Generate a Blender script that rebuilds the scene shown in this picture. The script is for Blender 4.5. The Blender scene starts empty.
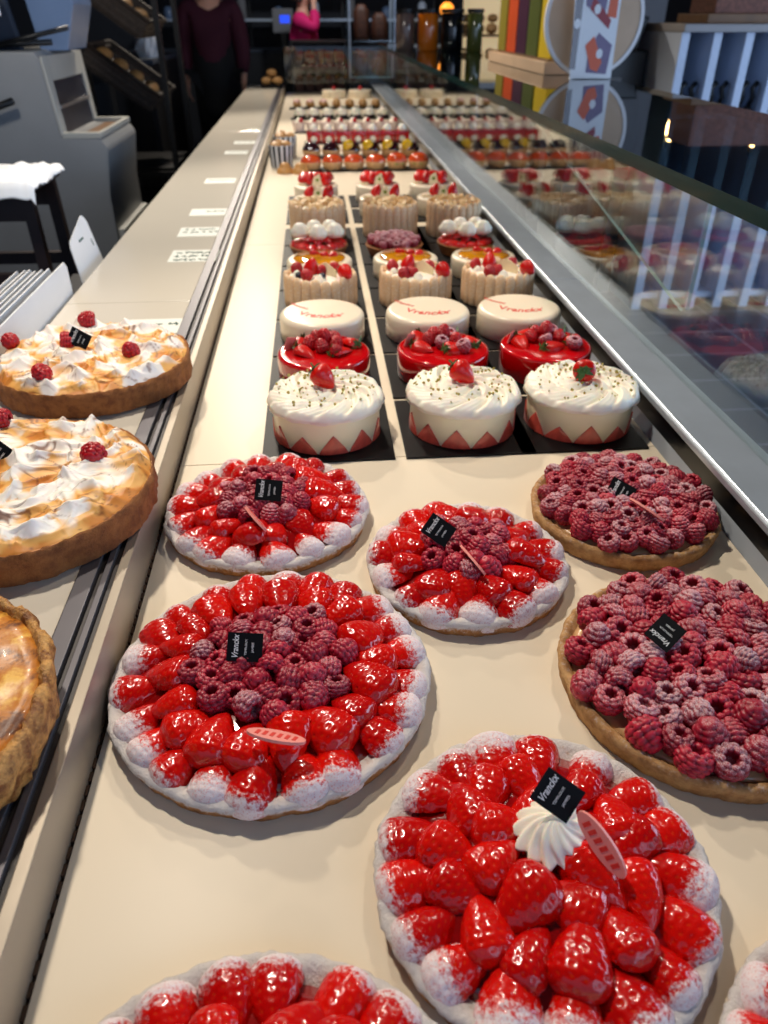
import bpy, bmesh, math, random
import numpy as np
from mathutils import Vector, Matrix, Euler, noise as mnoise
PI = math.pi
C = bpy.context.scene.collection
rnd = random.Random(11)
T = 0.85          # tray surface of the display case (m above the floor)
W = 0.905         # worktop of the service counter

# ------------------------------------------------------------------ materials
class NT:
    def __init__(s, name):
        s.m = bpy.data.materials.new(name); s.m.use_nodes = True
        s.t = s.m.node_tree; s.t.nodes.clear()
        s.out = s.n('ShaderNodeOutputMaterial')
    def n(s, typ, **k):
        n = s.t.nodes.new(typ)
        for a, v in k.items(): setattr(n, a, v)
        return n
    def l(s, a, b): s.t.links.new(a, b)
    def setv(s, sock, v):
        if hasattr(v, 'is_linked') or isinstance(v, bpy.types.NodeSocket): s.l(v, sock)
        else: sock.default_value = v
    def math(s, op, a, b=0.0, clamp=False):
        n = s.n('ShaderNodeMath', operation=op); n.use_clamp = clamp
        s.setv(n.inputs[0], a); s.setv(n.inputs[1], b); return n.outputs[0]
    def mix(s, f, a, b):
        n = s.n('ShaderNodeMix', data_type='RGBA')
        s.setv(n.inputs[0], f); s.setv(n.inputs[6], a); s.setv(n.inputs[7], b); return n.outputs[2]
    def obj(s): return s.n('ShaderNodeTexCoord').outputs['Object']
    def noise(s, scale, vec=None, detail=3.0, rough=.55):
        n = s.n('ShaderNodeTexNoise'); n.inputs['Scale'].default_value = scale
        n.inputs['Detail'].default_value = detail; n.inputs['Roughness'].default_value = rough
        s.l(vec if vec is not None else s.obj(), n.inputs['Vector']); return n.outputs['Fac']
    def ramp(s, f, lo, hi):
        n = s.n('ShaderNodeMapRange'); n.interpolation_type = 'SMOOTHSTEP'
        s.setv(n.inputs[0], f); n.inputs[1].default_value = lo; n.inputs[2].default_value = hi; return n.outputs[0]
    def attr(s, name, typ='GEOMETRY'):
        n = s.n('ShaderNodeAttribute', attribute_type=typ, attribute_name=name); return n.outputs['Fac']
    def rand(s): return s.n('ShaderNodeObjectInfo').outputs['Random']
    def xyz(s, v):
        n = s.n('ShaderNodeSeparateXYZ'); s.l(v, n.inputs[0]); return n.outputs
    def nz(s): return s.xyz(s.n('ShaderNodeNewGeometry').outputs['Normal'])[2]
    def bump(s, h, st=.3, d=.002):
        n = s.n('ShaderNodeBump'); n.inputs['Strength'].default_value = st; n.inputs['Distance'].default_value = d
        s.l(h, n.inputs['Height']); return n.outputs[0]
    def bsdf(s, col, rough=.5, metal=0., coat=0., normal=None, spec=.5, trans=0., sss=0., sheen=0., emis=None, es=0., coatr=.06):
        b = s.n('ShaderNodeBsdfPrincipled')
        s.setv(b.inputs['Base Color'], col); s.setv(b.inputs['Roughness'], rough); s.setv(b.inputs['Metallic'], metal)
        s.setv(b.inputs['Coat Weight'], coat); b.inputs['Coat Roughness'].default_value = coatr
        b.inputs['Specular IOR Level'].default_value = spec
        b.inputs['Transmission Weight'].default_value = trans
        if sss:
            b.inputs['Subsurface Weight'].default_value = sss; b.inputs['Subsurface Radius'].default_value = (1, .35, .2)
            b.inputs['Subsurface Scale'].default_value = .004
        if normal is not None: s.l(normal, b.inputs['Normal'])
        if emis: b.inputs['Emission Color'].default_value = emis; b.inputs['Emission Strength'].default_value = es
        s.l(b.outputs[0], s.out.inputs[0]); return b

def c(r, g, b): return (r, g, b, 1.)
def srgb(r, g, b):
    f = lambda v: (v/255/12.92) if v/255 <= .04045 else ((v/255+.055)/1.055)**2.4
    return (f(r), f(g), f(b), 1.)
MT = {}
def plain(name, col, rough=.5, metal=0., coat=0., nscale=0, namt=.15, bscale=0, bst=.2, bd=.002, **k):
    t = NT(name); cc = col
    if nscale:
        f = t.noise(nscale); d = tuple(v*(1-namt*2) for v in col[:3])+(1,)
        cc = t.mix(f, d, tuple(min(1, v*(1+namt)) for v in col[:3])+(1,))
    nm = t.bump(t.noise(bscale, detail=5), bst, bd) if bscale else None
    t.bsdf(cc, rough, metal, coat, nm, **k); MT[name] = t.m; return t.m

plain('laminate', srgb(208, 201, 188), .16, nscale=3, namt=.02, spec=.35)
plain('tray_white', srgb(232, 219, 197), .3, nscale=2.5, namt=.025, spec=.06)
plain('aluminium', srgb(178, 176, 178), .3, .9, nscale=40, namt=.05)
plain('rail_mauve', srgb(98, 96, 102), .38, .5, nscale=30, namt=.05)
plain('steel', srgb(186, 196, 208), .28, .5, nscale=14, namt=.08)
plain('groove', srgb(40, 34, 36), .5)
plain('inner_wall', srgb(164, 153, 138), .35, .4, nscale=20, namt=.05)
plain('case_black', srgb(14, 14, 18), .3, nscale=5, namt=.1)
plain('board_black', srgb(17, 15, 17), .45, nscale=30, namt=.12, spec=.15)
plain('brown_seal', srgb(70, 45, 25), .7, nscale=120, namt=.4)
plain('dark_panel', srgb(26, 26, 30), .5, nscale=5, namt=.15)
plain('card_black', srgb(9, 10, 13), .6, spec=.15)
plain('print_white', srgb(235, 235, 232), .5)
plain('paper', srgb(238, 240, 243), .6, nscale=20, namt=.03)
plain('note_paper', srgb(220, 224, 217), .6, nscale=20, namt=.03)
plain('ink_green', srgb(40, 85, 75), .7)
plain('pink_choc', srgb(240, 150, 140), .4, nscale=40, namt=.05)
plain('red_print', srgb(215, 55, 45), .5)
plain('orange_print', srgb(225, 110, 80), .6)
plain('cream_white', srgb(250, 243, 226), .5, sss=.15, nscale=25, namt=.02)
plain('whip', srgb(246, 240, 224), .45, sss=.2)
plain('bavarois', srgb(240, 232, 200), .4, coat=.25, sss=.15, nscale=12, namt=.03)
plain('white_glaze', srgb(242, 229, 205), .3, coat=.3, sss=.1, nscale=8, namt=.02)
plain('red_glaze', srgb(200, 6, 14), .12, coat=1., nscale=6, namt=.08)
plain('jelly_orange', srgb(230, 150, 20), .1, coat=1., nscale=25, namt=.3)
plain('strawb_flesh', srgb(238, 120, 105), .35, coat=.5, nscale=60, namt=.15)
plain('leaf', srgb(70, 110, 50), .5, nscale=60, namt=.3)
plain('blueberry', srgb(28, 30, 55), .45, nscale=50, namt=.3)
plain('pistachio', srgb(186, 166, 72), .7, nscale=300, namt=.5)
plain('white_choc', srgb(240, 222, 180), .4, nscale=15, namt=.06)
plain('glaze_red', srgb(150, 8, 10), .08, coat=1., nscale=30, namt=.4)
plain('custard', srgb(226, 180, 130), .3, coat=.5, nscale=30, namt=.1)
plain('dark_choc', srgb(40, 20, 14), .35, nscale=20, namt=.3)
plain('plum', srgb(52, 8, 22), .12, coat=1., nscale=30, namt=.4)
plain('yellow_fruit', srgb(235, 190, 25), .15, coat=1., nscale=20, namt=.15)
plain('peach_fruit', srgb(226, 84, 36), .15, coat=1., nscale=20, namt=.25)
plain('kiwi', srgb(130, 150, 50), .25, coat=.8, nscale=40, namt=.2)
plain('shell_biscuit', srgb(205, 160, 110), .6, nscale=60, namt=.15, bscale=90)
plain('bun', srgb(205, 150, 85), .5, nscale=30, namt=.25, bscale=60)
plain('black_stripe', srgb(14, 16, 24), .5)
plain('red_jelly', srgb(190, 12, 12), .08, coat=1., nscale=30, namt=.2)
plain('machine_grey', srgb(128, 130, 132), .45, nscale=8, namt=.06)
plain('machine_light', srgb(172, 172, 166), .45, nscale=8, namt=.05)
plain('machine_dark', srgb(22, 28, 44), .35)
plain('hood_blue', srgb(104, 126, 160), .25, nscale=6, namt=.1)
plain('dark_wood', srgb(46, 27, 21), .5, nscale=14, namt=.35)
plain('wood_light', srgb(202, 170, 138), .5, nscale=10, namt=.12)
plain('wood_mid', srgb(120, 82, 44), .5, nscale=14, namt=.25)
plain('wicker', srgb(58, 46, 38), .7, nscale=70, namt=.5, bscale=120, bst=.8)
plain('bread', srgb(198, 150, 92), .6, nscale=26, namt=.3, bscale=50)
plain('black_metal', srgb(12, 12, 14), .4, .3)
plain('cloth_black', srgb(14, 15, 20), .85, bscale=400, bst=.2)
plain('cloth_burgundy', srgb(66, 14, 36), .85, bscale=400, bst=.2)
plain('cloth_pink', srgb(226, 28, 110), .8, bscale=400, bst=.2)
plain('skin', srgb(214, 160, 135), .5, sss=.1)
plain('hair', srgb(38, 26, 20), .6, bscale=200, bst=.5)
plain('eye_dark', srgb(30, 22, 20), .2)
plain('wall_dark', srgb(42, 44, 52), .8, nscale=3, namt=.1)
plain('wall_grey', srgb(120, 120, 124), .8, nscale=3, namt=.05)
plain('ceiling_dark', srgb(40, 42, 48), .9, nscale=3, namt=.1)
plain('cab_white', srgb(196, 208, 228), .4, nscale=4, namt=.04)
plain('cab_top', srgb(150, 146, 146), .5, nscale=6, namt=.06)
plain('brown_goods', srgb(96, 52, 34), .6, nscale=40, namt=.4)
plain('olive', srgb(140, 128, 42), .35, nscale=6, namt=.08)
plain('orange_p', srgb(208, 78, 30), .35, nscale=6, namt=.08)
plain('purple_p', srgb(66, 26, 58), .35, nscale=6, namt=.08)
plain('green_p', srgb(84, 96, 38), .35, nscale=6, namt=.08)
plain('yellow_p', srgb(226, 196, 30), .35, nscale=6, namt=.08)
plain('flyer_lilac', srgb(120, 104, 138), .4, nscale=30, namt=.1)
plain('flyer_red', srgb(150, 30, 44), .4)
plain('disc_rim', srgb(226, 224, 224), .5)
plain('jar_orange', srgb(200, 104, 18), .15, coat=.6)
plain('jar_dark', srgb(14, 16, 20), .15, coat=.6)
plain('jar_olive', srgb(84, 88, 40), .15, coat=.6)
plain('jar_brown', srgb(96, 82, 78), .2, coat=.4)
plain('slate_cloth', srgb(52, 60, 74), .6, nscale=6, namt=.15)
plain('brick', srgb(128, 78, 62), .7, nscale=60, namt=.5)
t = NT('screen_blue'); t.bsdf(srgb(20, 30, 120), .2, emis=srgb(40, 80, 255), es=1.2); MT['screen_blue'] = t.m
t = NT('bulb_warm'); t.bsdf(srgb(255, 220, 160), .2, emis=srgb(255, 205, 130), es=30.); MT['bulb_warm'] = t.m
t = NT('lamp_orange'); t.bsdf(srgb(255, 160, 60), .3, emis=srgb(255, 150, 50), es=2.2); MT['lamp_orange'] = t.m
t = NT('lit_case'); t.bsdf(srgb(220, 205, 170), .4, emis=srgb(255, 225, 170), es=.5); MT['lit_case'] = t.m

# red strawberry skin: gradient per berry, seeds as small yellow specks, optional icing sugar on the shoulder end
def strawberry_mat(name, wet, sugar):
    t = NT(name); o = t.obj(); r = t.rand()
    base = t.mix(r, srgb(190, 5, 5), srgb(230, 20, 8))
    base = t.mix(t.math('MULTIPLY', t.noise(2.2, o), .55), base, srgb(160, 3, 7))
    sd = t.attr('seed')
    base = t.mix(t.math('MULTIPLY', sd, .17), base, srgb(236, 110, 40))
    rough = .2 if wet else .32
    if sugar:
        y = t.xyz(o)[1]
        m = t.math('ADD', t.math('MULTIPLY', y, -1.45), t.math('MULTIPLY', t.math('SUBTRACT', t.noise(11., o, 5, .8), .5), 1.5))
        m = t.math('ADD', m, t.math('SUBTRACT', t.attr('dust', 'OBJECT'), .88))
        m = t.ramp(m, -.06, .22)
        fine = t.ramp(t.noise(34., o, 2, .7), .33, .5)
        m = t.math('MULTIPLY', m, t.math('ADD', t.math('MULTIPLY', fine, .45), .5))
        base = t.mix(m, base, srgb(228, 222, 226))
        rough = t.math('ADD', t.math('MULTIPLY', m, .7), rough)
        coat = t.math('SUBTRACT', .5, m, True)
    else: coat = .5 if wet else .25
    t.bsdf(base, rough, coat=coat, sss=0, spec=.35)
    MT[name] = t.m
strawberry_mat('strawberry_glazed', True, False)
strawberry_mat('strawberry_sugared', True, True)
strawberry_mat('strawberry_fresh', False, False)

def raspberry_mat(name, a, b, sug):
    t = NT(name); o = t.obj()
    base = t.mix(t.rand(), a, b)
    base = t.mix(t.attr('pit_shade'), base, tuple(v*.7 for v in a[:3])+(1,))  # shade between drupelets and in the hollow, painted into the colour
    if sug:
        m = t.math('MULTIPLY', t.math('SUBTRACT', t.noise(12., o, 5, .9), .5), 3.4)
        m = t.math('ADD', m, t.math('MULTIPLY', t.nz(), .5))
        m = t.math('ADD', m, t.math('SUBTRACT', t.attr('dust', 'OBJECT'), .92))
        m = t.math('MULTIPLY', t.ramp(m, .0, .6), .72)
        base = t.mix(m, base, srgb(228, 214, 222)); rough = t.math('ADD', t.math('MULTIPLY', m, .4), .42)
    else: rough = .35
    t.bsdf(base, rough, sheen=0, spec=.45); MT[name] = t.m
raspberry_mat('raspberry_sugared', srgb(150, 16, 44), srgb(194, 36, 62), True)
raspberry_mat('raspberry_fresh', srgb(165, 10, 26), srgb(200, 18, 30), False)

def crust_mat(name, brown, dark, sug, w=.9):
    t = NT(name); o = t.obj()
    base = t.mix(t.ramp(t.noise(75., o, 6, .65), .35, .7), brown, dark)
    base = t.mix(t.math('MULTIPLY', t.noise(520., o, 2), .5), base, dark)
    z = t.xyz(o)[2]
    m = t.math('ADD', t.math('MULTIPLY', t.math('SUBTRACT', t.noise(190., o, 6, .8), .5), 2.2), t.math('MULTIPLY', z, 60.))
    m = t.ramp(t.math('ADD', m, sug), .0, .5)
    m = t.math('MULTIPLY', m, w)
    base = t.mix(m, base, srgb(226, 222, 221))
    t.bsdf(base, .8, normal=t.bump(t.noise(420., o, 6, .7), 1., .0022)); MT[name] = t.m
crust_mat('crust_sugared', srgb(206, 150, 88), srgb(160, 104, 52), -.42, .93)
crust_mat('crust_golden', srgb(220, 176, 118), srgb(166, 116, 66), -1.25, .65)
crust_mat('crust_brown', srgb(178, 114, 56), srgb(126, 72, 32), -2.45, .7)

t = NT('meringue'); o = t.obj()
tb = t.attr('toast')
base = t.mix(t.ramp(tb, .12, .46), srgb(246, 240, 232), srgb(236, 178, 96))
base = t.mix(t.ramp(tb, .5, .8), base, srgb(206, 128, 44))
ln = t.attr('scorch'); base = t.mix(ln, base, srgb(116, 62, 28))
t.bsdf(base, .5, sss=.1); MT['meringue'] = t.m
t = NT('flan_top'); o = t.obj()
f1 = t.noise(30., o, 6, .68)
base = t.mix(t.ramp(f1, .38, .52), srgb(96, 46, 10), srgb(198, 122, 34))
base = t.mix(t.ramp(f1, .52, .66), base, srgb(238, 186, 84))
t.bsdf(base, .38, coat=.12, normal=t.bump(t.noise(30., o, 4), .5, .003)); MT['flan_top'] = t.m
t = NT('puff'); o = t.obj()
f1 = t.noise(70., o, 6, .7)
base = t.mix(t.ramp(f1, .35, .65), srgb(120, 68, 24), srgb(214, 158, 84))
t.bsdf(base, .5, normal=t.bump(t.noise(260., o, 6), 1., .003)); MT['puff'] = t.m
t = NT('ladyfinger'); o = t.obj()
base = t.mix(t.noise(30., o, 4), srgb(220, 178, 132), srgb(236, 205, 165))
m = t.ramp(t.noise(280., o, 4, .8), .5, .68)
base = t.mix(t.math('MULTIPLY', m, .7), base, srgb(246, 238, 226))
t.bsdf(base, .75, normal=t.bump(t.noise(140., o, 4), .5, .001)); MT['ladyfinger'] = t.m
t = NT('floor_tile'); o = t.obj()
bk = t.n('ShaderNodeTexBrick'); bk.offset = 0; bk.inputs['Scale'].default_value = 1.; bk.inputs['Brick Width'].default_value = .3
bk.inputs['Row Height'].default_value = .3; bk.inputs['Mortar Size'].default_value = .006
bk.inputs['Color1'].default_value = srgb(40, 42, 50); bk.inputs['Color2'].default_value = srgb(50, 52, 60); bk.inputs['Mortar'].default_value = srgb(120, 125, 130)
t.l(o, bk.inputs['Vector']); t.bsdf(bk.outputs[0], .35); MT['floor_tile'] = t.m

def glass_mat(name, tint, edge=1.0, base=.045):
    t = NT(name); g = t.n('ShaderNodeNewGeometry')
    d = t.n('ShaderNodeVectorMath', operation='DOT_PRODUCT'); t.l(g.outputs['Normal'], d.inputs[0]); t.l(g.outputs['Incoming'], d.inputs[1])
    a = t.math('ABSOLUTE', d.outputs['Value']); q = t.math('POWER', t.math('SUBTRACT', 1., a), 5.)
    F = t.math('ADD', t.math('MULTIPLY', q, 1-base), base, True)
    tr = t.n('ShaderNodeBsdfTransparent'); tr.inputs[0].default_value = tint
    gl = t.n('ShaderNodeBsdfGlossy'); gl.inputs['Roughness'].default_value = .0; gl.inputs['Color'].default_value = (1, 1, 1, 1)
    mx = t.n('ShaderNodeMixShader'); t.l(F, mx.inputs[0]); t.l(tr.outputs[0], mx.inputs[1]); t.l(gl.outputs[0], mx.inputs[2])
    t.l(mx.outputs[0], t.out.inputs[0]); MT[name] = t.m
glass_mat('glass', (.94, .97, .96, 1))
glass_mat('glass_shelf', (.34, .42, .44, 1))
plain('glass_edge', srgb(2, 38, 40), .12, coat=.1, spec=.15)
plain('glass_edge_light', srgb(150, 185, 190), .15, coat=.6)

# ------------------------------------------------------------------ mesh helpers
class MB:
    """collects shapes and links them as ONE mesh object"""
    def __init__(s): s.v = []; s.f = []; s.mi = []
    def add(s, v, f, mi=0):
        b = len(s.v); s.v += [tuple(p) for p in v]; s.f += [tuple(b+i for i in q) for q in f]; s.mi += [mi]*len(f); return s
    def box(s, x0, x1, y0, y1, z0, z1, mi=0, M=None):
        v = [(x, y, z) for x in (x0, x1) for y in (y0, y1) for z in (z0, z1)]
        if M is not None: v = [M @ Vector(p) for p in v]
        return s.add(v, [(0, 1, 3, 2), (4, 6, 7, 5), (0, 4, 5, 1), (2, 3, 7, 6), (0, 2, 6, 4), (1, 5, 7, 3)], mi)
    def prism(s, pts, lo, hi, axis='y', mi=0, M=None):
        n = len(pts)
        def P(a, b, h): return {'y': (a, h, b), 'z': (a, b, h), 'x': (h, a, b)}[axis]
        v = [P(a, b, lo) for a, b in pts]+[P(a, b, hi) for a, b in pts]
        if M is not None: v = [M @ Vector(p) for p in v]
        f = [tuple(range(n))[::-1], tuple(range(n, 2*n))]+[(i, (i+1) % n, n+(i+1) % n, n+i) for i in range(n)]
        return s.add(v, f, mi)
    def tube(s, pts, r, n=10, mi=0):
        pts = [Vector(p) for p in pts]; v = []; f = []
        for i, p in enumerate(pts):
            d = (pts[min(i+1, len(pts)-1)]-pts[max(i-1, 0)]).normalized()
            a = d.orthogonal().normalized()
            if i and abs(d.dot(prev)) < .999: a = (pa-d*pa.dot(d)).normalized()
            elif i: a = (pa-d*pa.dot(d)).normalized()
            prev, pa = d, a; b = d.cross(a); rr = r[i] if isinstance(r, (list, tuple)) else r
            v += [p+(a*math.cos(2*PI*k/n)+b*math.sin(2*PI*k/n))*rr for k in range(n)]
        m = len(pts)
        for i in range(m-1):
            for k in range(n): f.append((i*n+k, i*n+(k+1) % n, (i+1)*n+(k+1) % n, (i+1)*n+k))
        f += [tuple(range(n))[::-1], tuple((m-1)*n+k for k in range(n))]
        return s.add(v, f, mi)
    def lathe(s, prof, n=48, mi=0, fn=None, M=None):
        """prof: [(r, z)]; r = 0 at an end closes to a pole"""
        v = []; f = []; idx = []
        for j, (r, z) in enumerate(prof):
            if r < 1e-7: idx.append([len(v)]*n); v.append((0, 0, z)); continue
            row = []
            for k in range(n):
                a = 2*PI*k/n; p = (r*math.cos(a), r*math.sin(a), z)
                if fn: p = fn(p, a, j)
                row.append(len(v)); v.append(p)
            idx.append(row)
        for j in range(len(prof)-1):
            for k in range(n):
                q = [idx[j][k], idx[j][(k+1) % n], idx[j+1][(k+1) % n], idx[j+1][k]]
                o = []
                for i in q:
                    if i not in o: o.append(i)
                if len(o) > 2: f.append(tuple(o))
        if M is not None: v = [M @ Vector(p) for p in v]
        return s.add(v, f, mi)
    def mesh(s, name, mats, smooth=True, bevel=0, angle=None, attrs=None):
        me = bpy.data.meshes.new(name); me.from_pydata(s.v, [], s.f)
        for m in (mats if isinstance(mats, (list, tuple)) else [mats]): me.materials.append(MT[m])
        me.polygons.foreach_set('material_index', s.mi)
        bm = bmesh.new(); bm.from_mesh(me)
        if attrs is None and not bevel: pass
        if bevel:
            bmesh.ops.bevel(bm, geom=[e for e in bm.edges if len(e.link_faces) == 2 and e.calc_face_angle(0) > .5], offset=bevel, segments=2, affect='EDGES', profile=.6)
        bmesh.ops.recalc_face_normals(bm, faces=bm.faces); bm.to_mesh(me); bm.free()
        me.polygons.foreach_set('use_smooth', [smooth]*len(me.polygons))
        if smooth and angle is not None:
            try: me.set_sharp_from_angle(angle=angle)
            except Exception: pass
        if attrs:
            for k, a in attrs.items():
                at = me.attributes.new(k, 'FLOAT', 'POINT'); at.data.foreach_set('value', [float(x) for x in a])
        me.update(); return me
    def build(s, name, mats, parent=None, smooth=False, bevel=0, angle=None, **k):
        return ob(name, s.mesh(name, mats, smooth, bevel, angle), parent, **k)

def ob(name, me, parent=None, loc=(0, 0, 0), rot=(0, 0, 0), sc=1., **props):
    o = bpy.data.objects.new(name, me); C.objects.link(o)
    if parent is not None: o.parent = parent
    o.location = loc; o.rotation_euler = rot; o.scale = (sc,)*3 if isinstance(sc, (int, float)) else sc
    for k, v in props.items(): o[k] = v
    return o
def thing(name, label, cat, loc=(0, 0, 0), rz=0., group=None):
    o = bpy.data.objects.new(name, None); C.objects.link(o); o.empty_display_size = .05
    o.location = loc; o.rotation_euler = (0, 0, rz); o['label'] = label; o['category'] = cat
    if group: o['group'] = group
    return o
def tag(o, label, cat, group=None):
    o['label'] = label; o['category'] = cat
    if group: o['group'] = group
    return o
def struct(o): o['kind'] = 'structure'; return o
def copy_tree(o, parent=None):
    n = o.copy(); C.objects.link(n); n.parent = parent
    for ch in list(o.children): copy_tree(ch, n)
    return n
def dup(o, loc, rz, label, group=None):
    n = copy_tree(o); n.location = loc; n.rotation_euler = (0, 0, rz); n['label'] = label
    if group: n['group'] = group
    return n
def text_mesh(body, size, mat, shear=0., ext=.0002, bold=0.):
    cu = bpy.data.curves.new('txt', 'FONT'); cu.body = body; cu.size = size; cu.shear = shear; cu.extrude = ext; cu.offset = bold
    cu.align_x = 'CENTER'; cu.align_y = 'CENTER'; cu.resolution_u = 3
    to = bpy.data.objects.new('txt', cu); C.objects.link(to)
    dg = bpy.context.evaluated_depsgraph_get(); me = bpy.data.meshes.new_from_object(to.evaluated_get(dg))
    bpy.data.objects.remove(to); bpy.data.curves.remove(cu)
    me.materials.clear(); me.materials.append(MT[mat]); return me
def join_meshes(name, parts, mat):
    """several (mesh, matrix) -> one mesh"""
    b = MB()
    for me, M in parts: b.add([M @ v.co for v in me.vertices], [tuple(p.vertices) for p in me.polygons])
    return b.mesh(name, mat, smooth=False)
def nz3(x, y, z=0.): return mnoise.noise(Vector((x, y, z)))

# ------------------------------------------------------------------ fruit
def raspberry_mesh(name, hole=True, seed=0, mat='raspberry_sugared', N=(84, 46), squash=1.):
    nphi, nt = N; v = []; pit_shade = []; f = []
    rows = [1, 5, 8, 10, 11, 11, 10] + ([8] if hole else [])
    nr = len(rows)
    def prof(t):          # tip (t = 0) over the side and the rim into the hollow (t = 1)
        K = [(0, 0.0, 1.12), (.12, .42, 1.0), (.3, .76, .62), (.5, .95, .1), (.66, .97, -.3), (.78, .84, -.62), (.86, .62, -.72), (.92, .44, -.6), (1., .3, .0)] if hole else \
            [(0, 0.0, 1.12), (.12, .42, 1.0), (.3, .76, .62), (.5, .95, .1), (.7, .93, -.35), (.86, .66, -.68), (1., 0.0, -.74)]
        for a, b in zip(K, K[1:]):
            if a[0] <= t <= b[0]:
                u = (t-a[0])/(b[0]-a[0]); return a[1]+(b[1]-a[1])*u, a[2]+(b[2]-a[2])*u
        return K[-1][1:]
    R2 = random.Random(seed); offs = [R2.random()*6 for _ in rows]
    smax = .93 if hole else 1.
    for j in range(nt+1):
        t = j/nt; r, z = prof(t)
        e = .01; r1, z1 = prof(min(1, t+e)); r0, z0 = prof(max(0, t-e)); tr, tz = r1-r0, z1-z0; L = math.hypot(tr, tz) or 1
        nr_, nzz = -tz/L, tr/L
        if nr_ < 0 and t < .5: nr_, nzz = -nr_, -nzz
        for k in range(nphi):
            a = 2*PI*k/nphi; best = 9
            q = t/smax*nr
            for ri in (int(q)-1, int(q), int(q)+1):
                if 0 <= ri < nr:
                    cnt = rows[ri]; ph = (a/(2*PI)*cnt+offs[ri]) % 1-.5
                    if ri == 0: ph = 0
                    dt = (q-ri-.5)
                    best = min(best, ph*ph*3.3+dt*dt*3.0)
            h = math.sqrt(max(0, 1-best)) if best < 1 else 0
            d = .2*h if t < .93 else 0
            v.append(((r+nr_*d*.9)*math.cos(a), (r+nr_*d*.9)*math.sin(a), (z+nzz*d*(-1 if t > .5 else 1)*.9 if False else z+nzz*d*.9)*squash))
            pit_shade.append(1-h if t < .93 else .9)
    for j in range(nt):
        for k in range(nphi): f.append((j*nphi+k, j*nphi+(k+1) % nphi, (j+1)*nphi+(k+1) % nphi, (j+1)*nphi+k))
    f.append(tuple(nt*nphi+k for k in range(nphi)))
    b = MB(); b.add(v, f); return b.mesh(name, mat, True, attrs={'pit_shade': pit_shade})

def sw(t):
    if t < .26: return .41*math.sqrt(max(0, 1-((.26-t)/.26)**2))
    return .41*max(0, 1-((t-.26)/.74)**1.75)**.72
def strawberry_half_mesh(name, mat, seed=0, asp=.95, high=.85, na=34, nt=42):
    """half berry, cut face down; +y is the tip, unit length"""
    R2 = random.Random(seed); v = []; sd = []; f = []
    ph = R2.random(); bend = R2.uniform(-.12, .12); lob = R2.uniform(.0, .06)
    for j in range(nt+1):
        t = j/nt; t = t*t*(3-2*t)*.5+t*.5; w = sw(t)*asp*2*.5/.41*.41
        for k in range(na+1):
            a = PI*k/na
            rows = 9; q = t*rows; ri = int(q); dt = q-ri-.5
            cnt = max(3, 2+int(sw(t)*15)); pa = (a/PI*cnt+(.5 if ri % 2 else 0)+ph) % 1-.5
            d2 = (dt*dt*6.+pa*pa*7.)
            dm = max(0, 1-d2*2.2); seed_ = max(0, 1-d2*9.)
            ww = w*(1+lob*math.sin(3*a+ph*6))
            s_ = 1-(.10*dm-.06*seed_)*(1 if .04 < t < .97 else 0)
            v.append((ww*math.cos(a)*s_+bend*(t-.3)**2, t-.5, ww*high*math.sin(a)**.85*s_ if 0 < k < na else 0.))
            sd.append(1. if seed_ > .25 and 0 < k < na and .04 < t < .97 else 0.)
    m = na+1
    for j in range(nt):
        for k in range(na): f.append((j*m+k, j*m+k+1, (j+1)*m+k+1, (j+1)*m+k))
    nf = len(f); b = MB(); b.add(v, f, 0)
    und = [(j*m, (j+1)*m, (j+1)*m+na, j*m+na) for j in range(nt)]
    b.f += und; b.mi += [1]*len(und)
    return b.mesh(name, [mat, 'strawb_flesh'], True, angle=1.1, attrs={'seed': sd})
def strawberry_whole_mesh(name, mat='strawberry_fresh', n=36, nt=30):
    v = []; f = []; sd = []
    for j in range(nt+1):
        t = j/nt; w = max(sw(t)*1.02, .001)
        for k in range(n):
            a = 2*PI*k/n; rows = 9; q = t*rows; ri = int(q); dt = q-ri-.5
            cnt = max(4, 3+int(sw(t)*26)); pa = (a/(2*PI)*cnt+(.5 if ri % 2 else 0)) % 1-.5
            d2 = dt*dt*6.+pa*pa*7.; dm = max(0, 1-d2*2.2); se = max(0, 1-d2*9.)
            s_ = 1-(.06*dm-.04*se)*(1 if .04 < t < .97 else 0)
            v.append((w*math.cos(a)*s_, w*math.sin(a)*s_, t)); sd.append(1. if se > .25 else 0.)
    for j in range(nt):
        for k in range(n): f.append((j*n+k, j*n+(k+1) % n, (j+1)*n+(k+1) % n, (j+1)*n+k))
    b = MB(); b.add(v, f); return b.mesh(name, mat, True, attrs={'seed': sd})   # shoulder at z = 0, tip at z = 1
def calyx_mesh(name):
    b = MB()
    r2 = random.Random(5)
    for k in range(9):
        a = 2*PI*k/9+r2.uniform(-.2, .2); M = Matrix.Rotation(a, 4, 'Z') @ Matrix.Rotation(r2.uniform(-.25, .3), 4, 'Y') @ Matrix.Scale(r2.uniform(.6, 1.05), 4)
        pts = [(0, -.05, .0), (.16, -.1, .02), (.34, -.05, -.02), (.46, 0, -.1), (.34, .05, -.02), (.16, .1, .02), (0, .05, 0)]
        up = [M @ Vector(p) for p in pts]; dn = [p+Vector((0, 0, -.025)) for p in up]; n = len(pts)
        b.add(up+dn, [tuple(range(n)), tuple(range(n, 2*n))[::-1]]+[(i, (i+1) % n, n+(i+1) % n, n+i) for i in range(n)])
    b.tube([(0, 0, -.02), (.02, 0, .1), (.05, .01, .2)], .035, 6)
    return b.mesh(name, 'leaf', False)
RASP = [raspberry_mesh('raspberry_a', True, 1), raspberry_mesh('raspberry_b', True, 2, squash=.86), raspberry_mesh('raspberry_c', False, 3)]
RASPF = [raspberry_mesh('raspberry_d', True, 4, 'raspberry_fresh'), raspberry_mesh('raspberry_e', False, 5, 'raspberry_fresh')]
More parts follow.
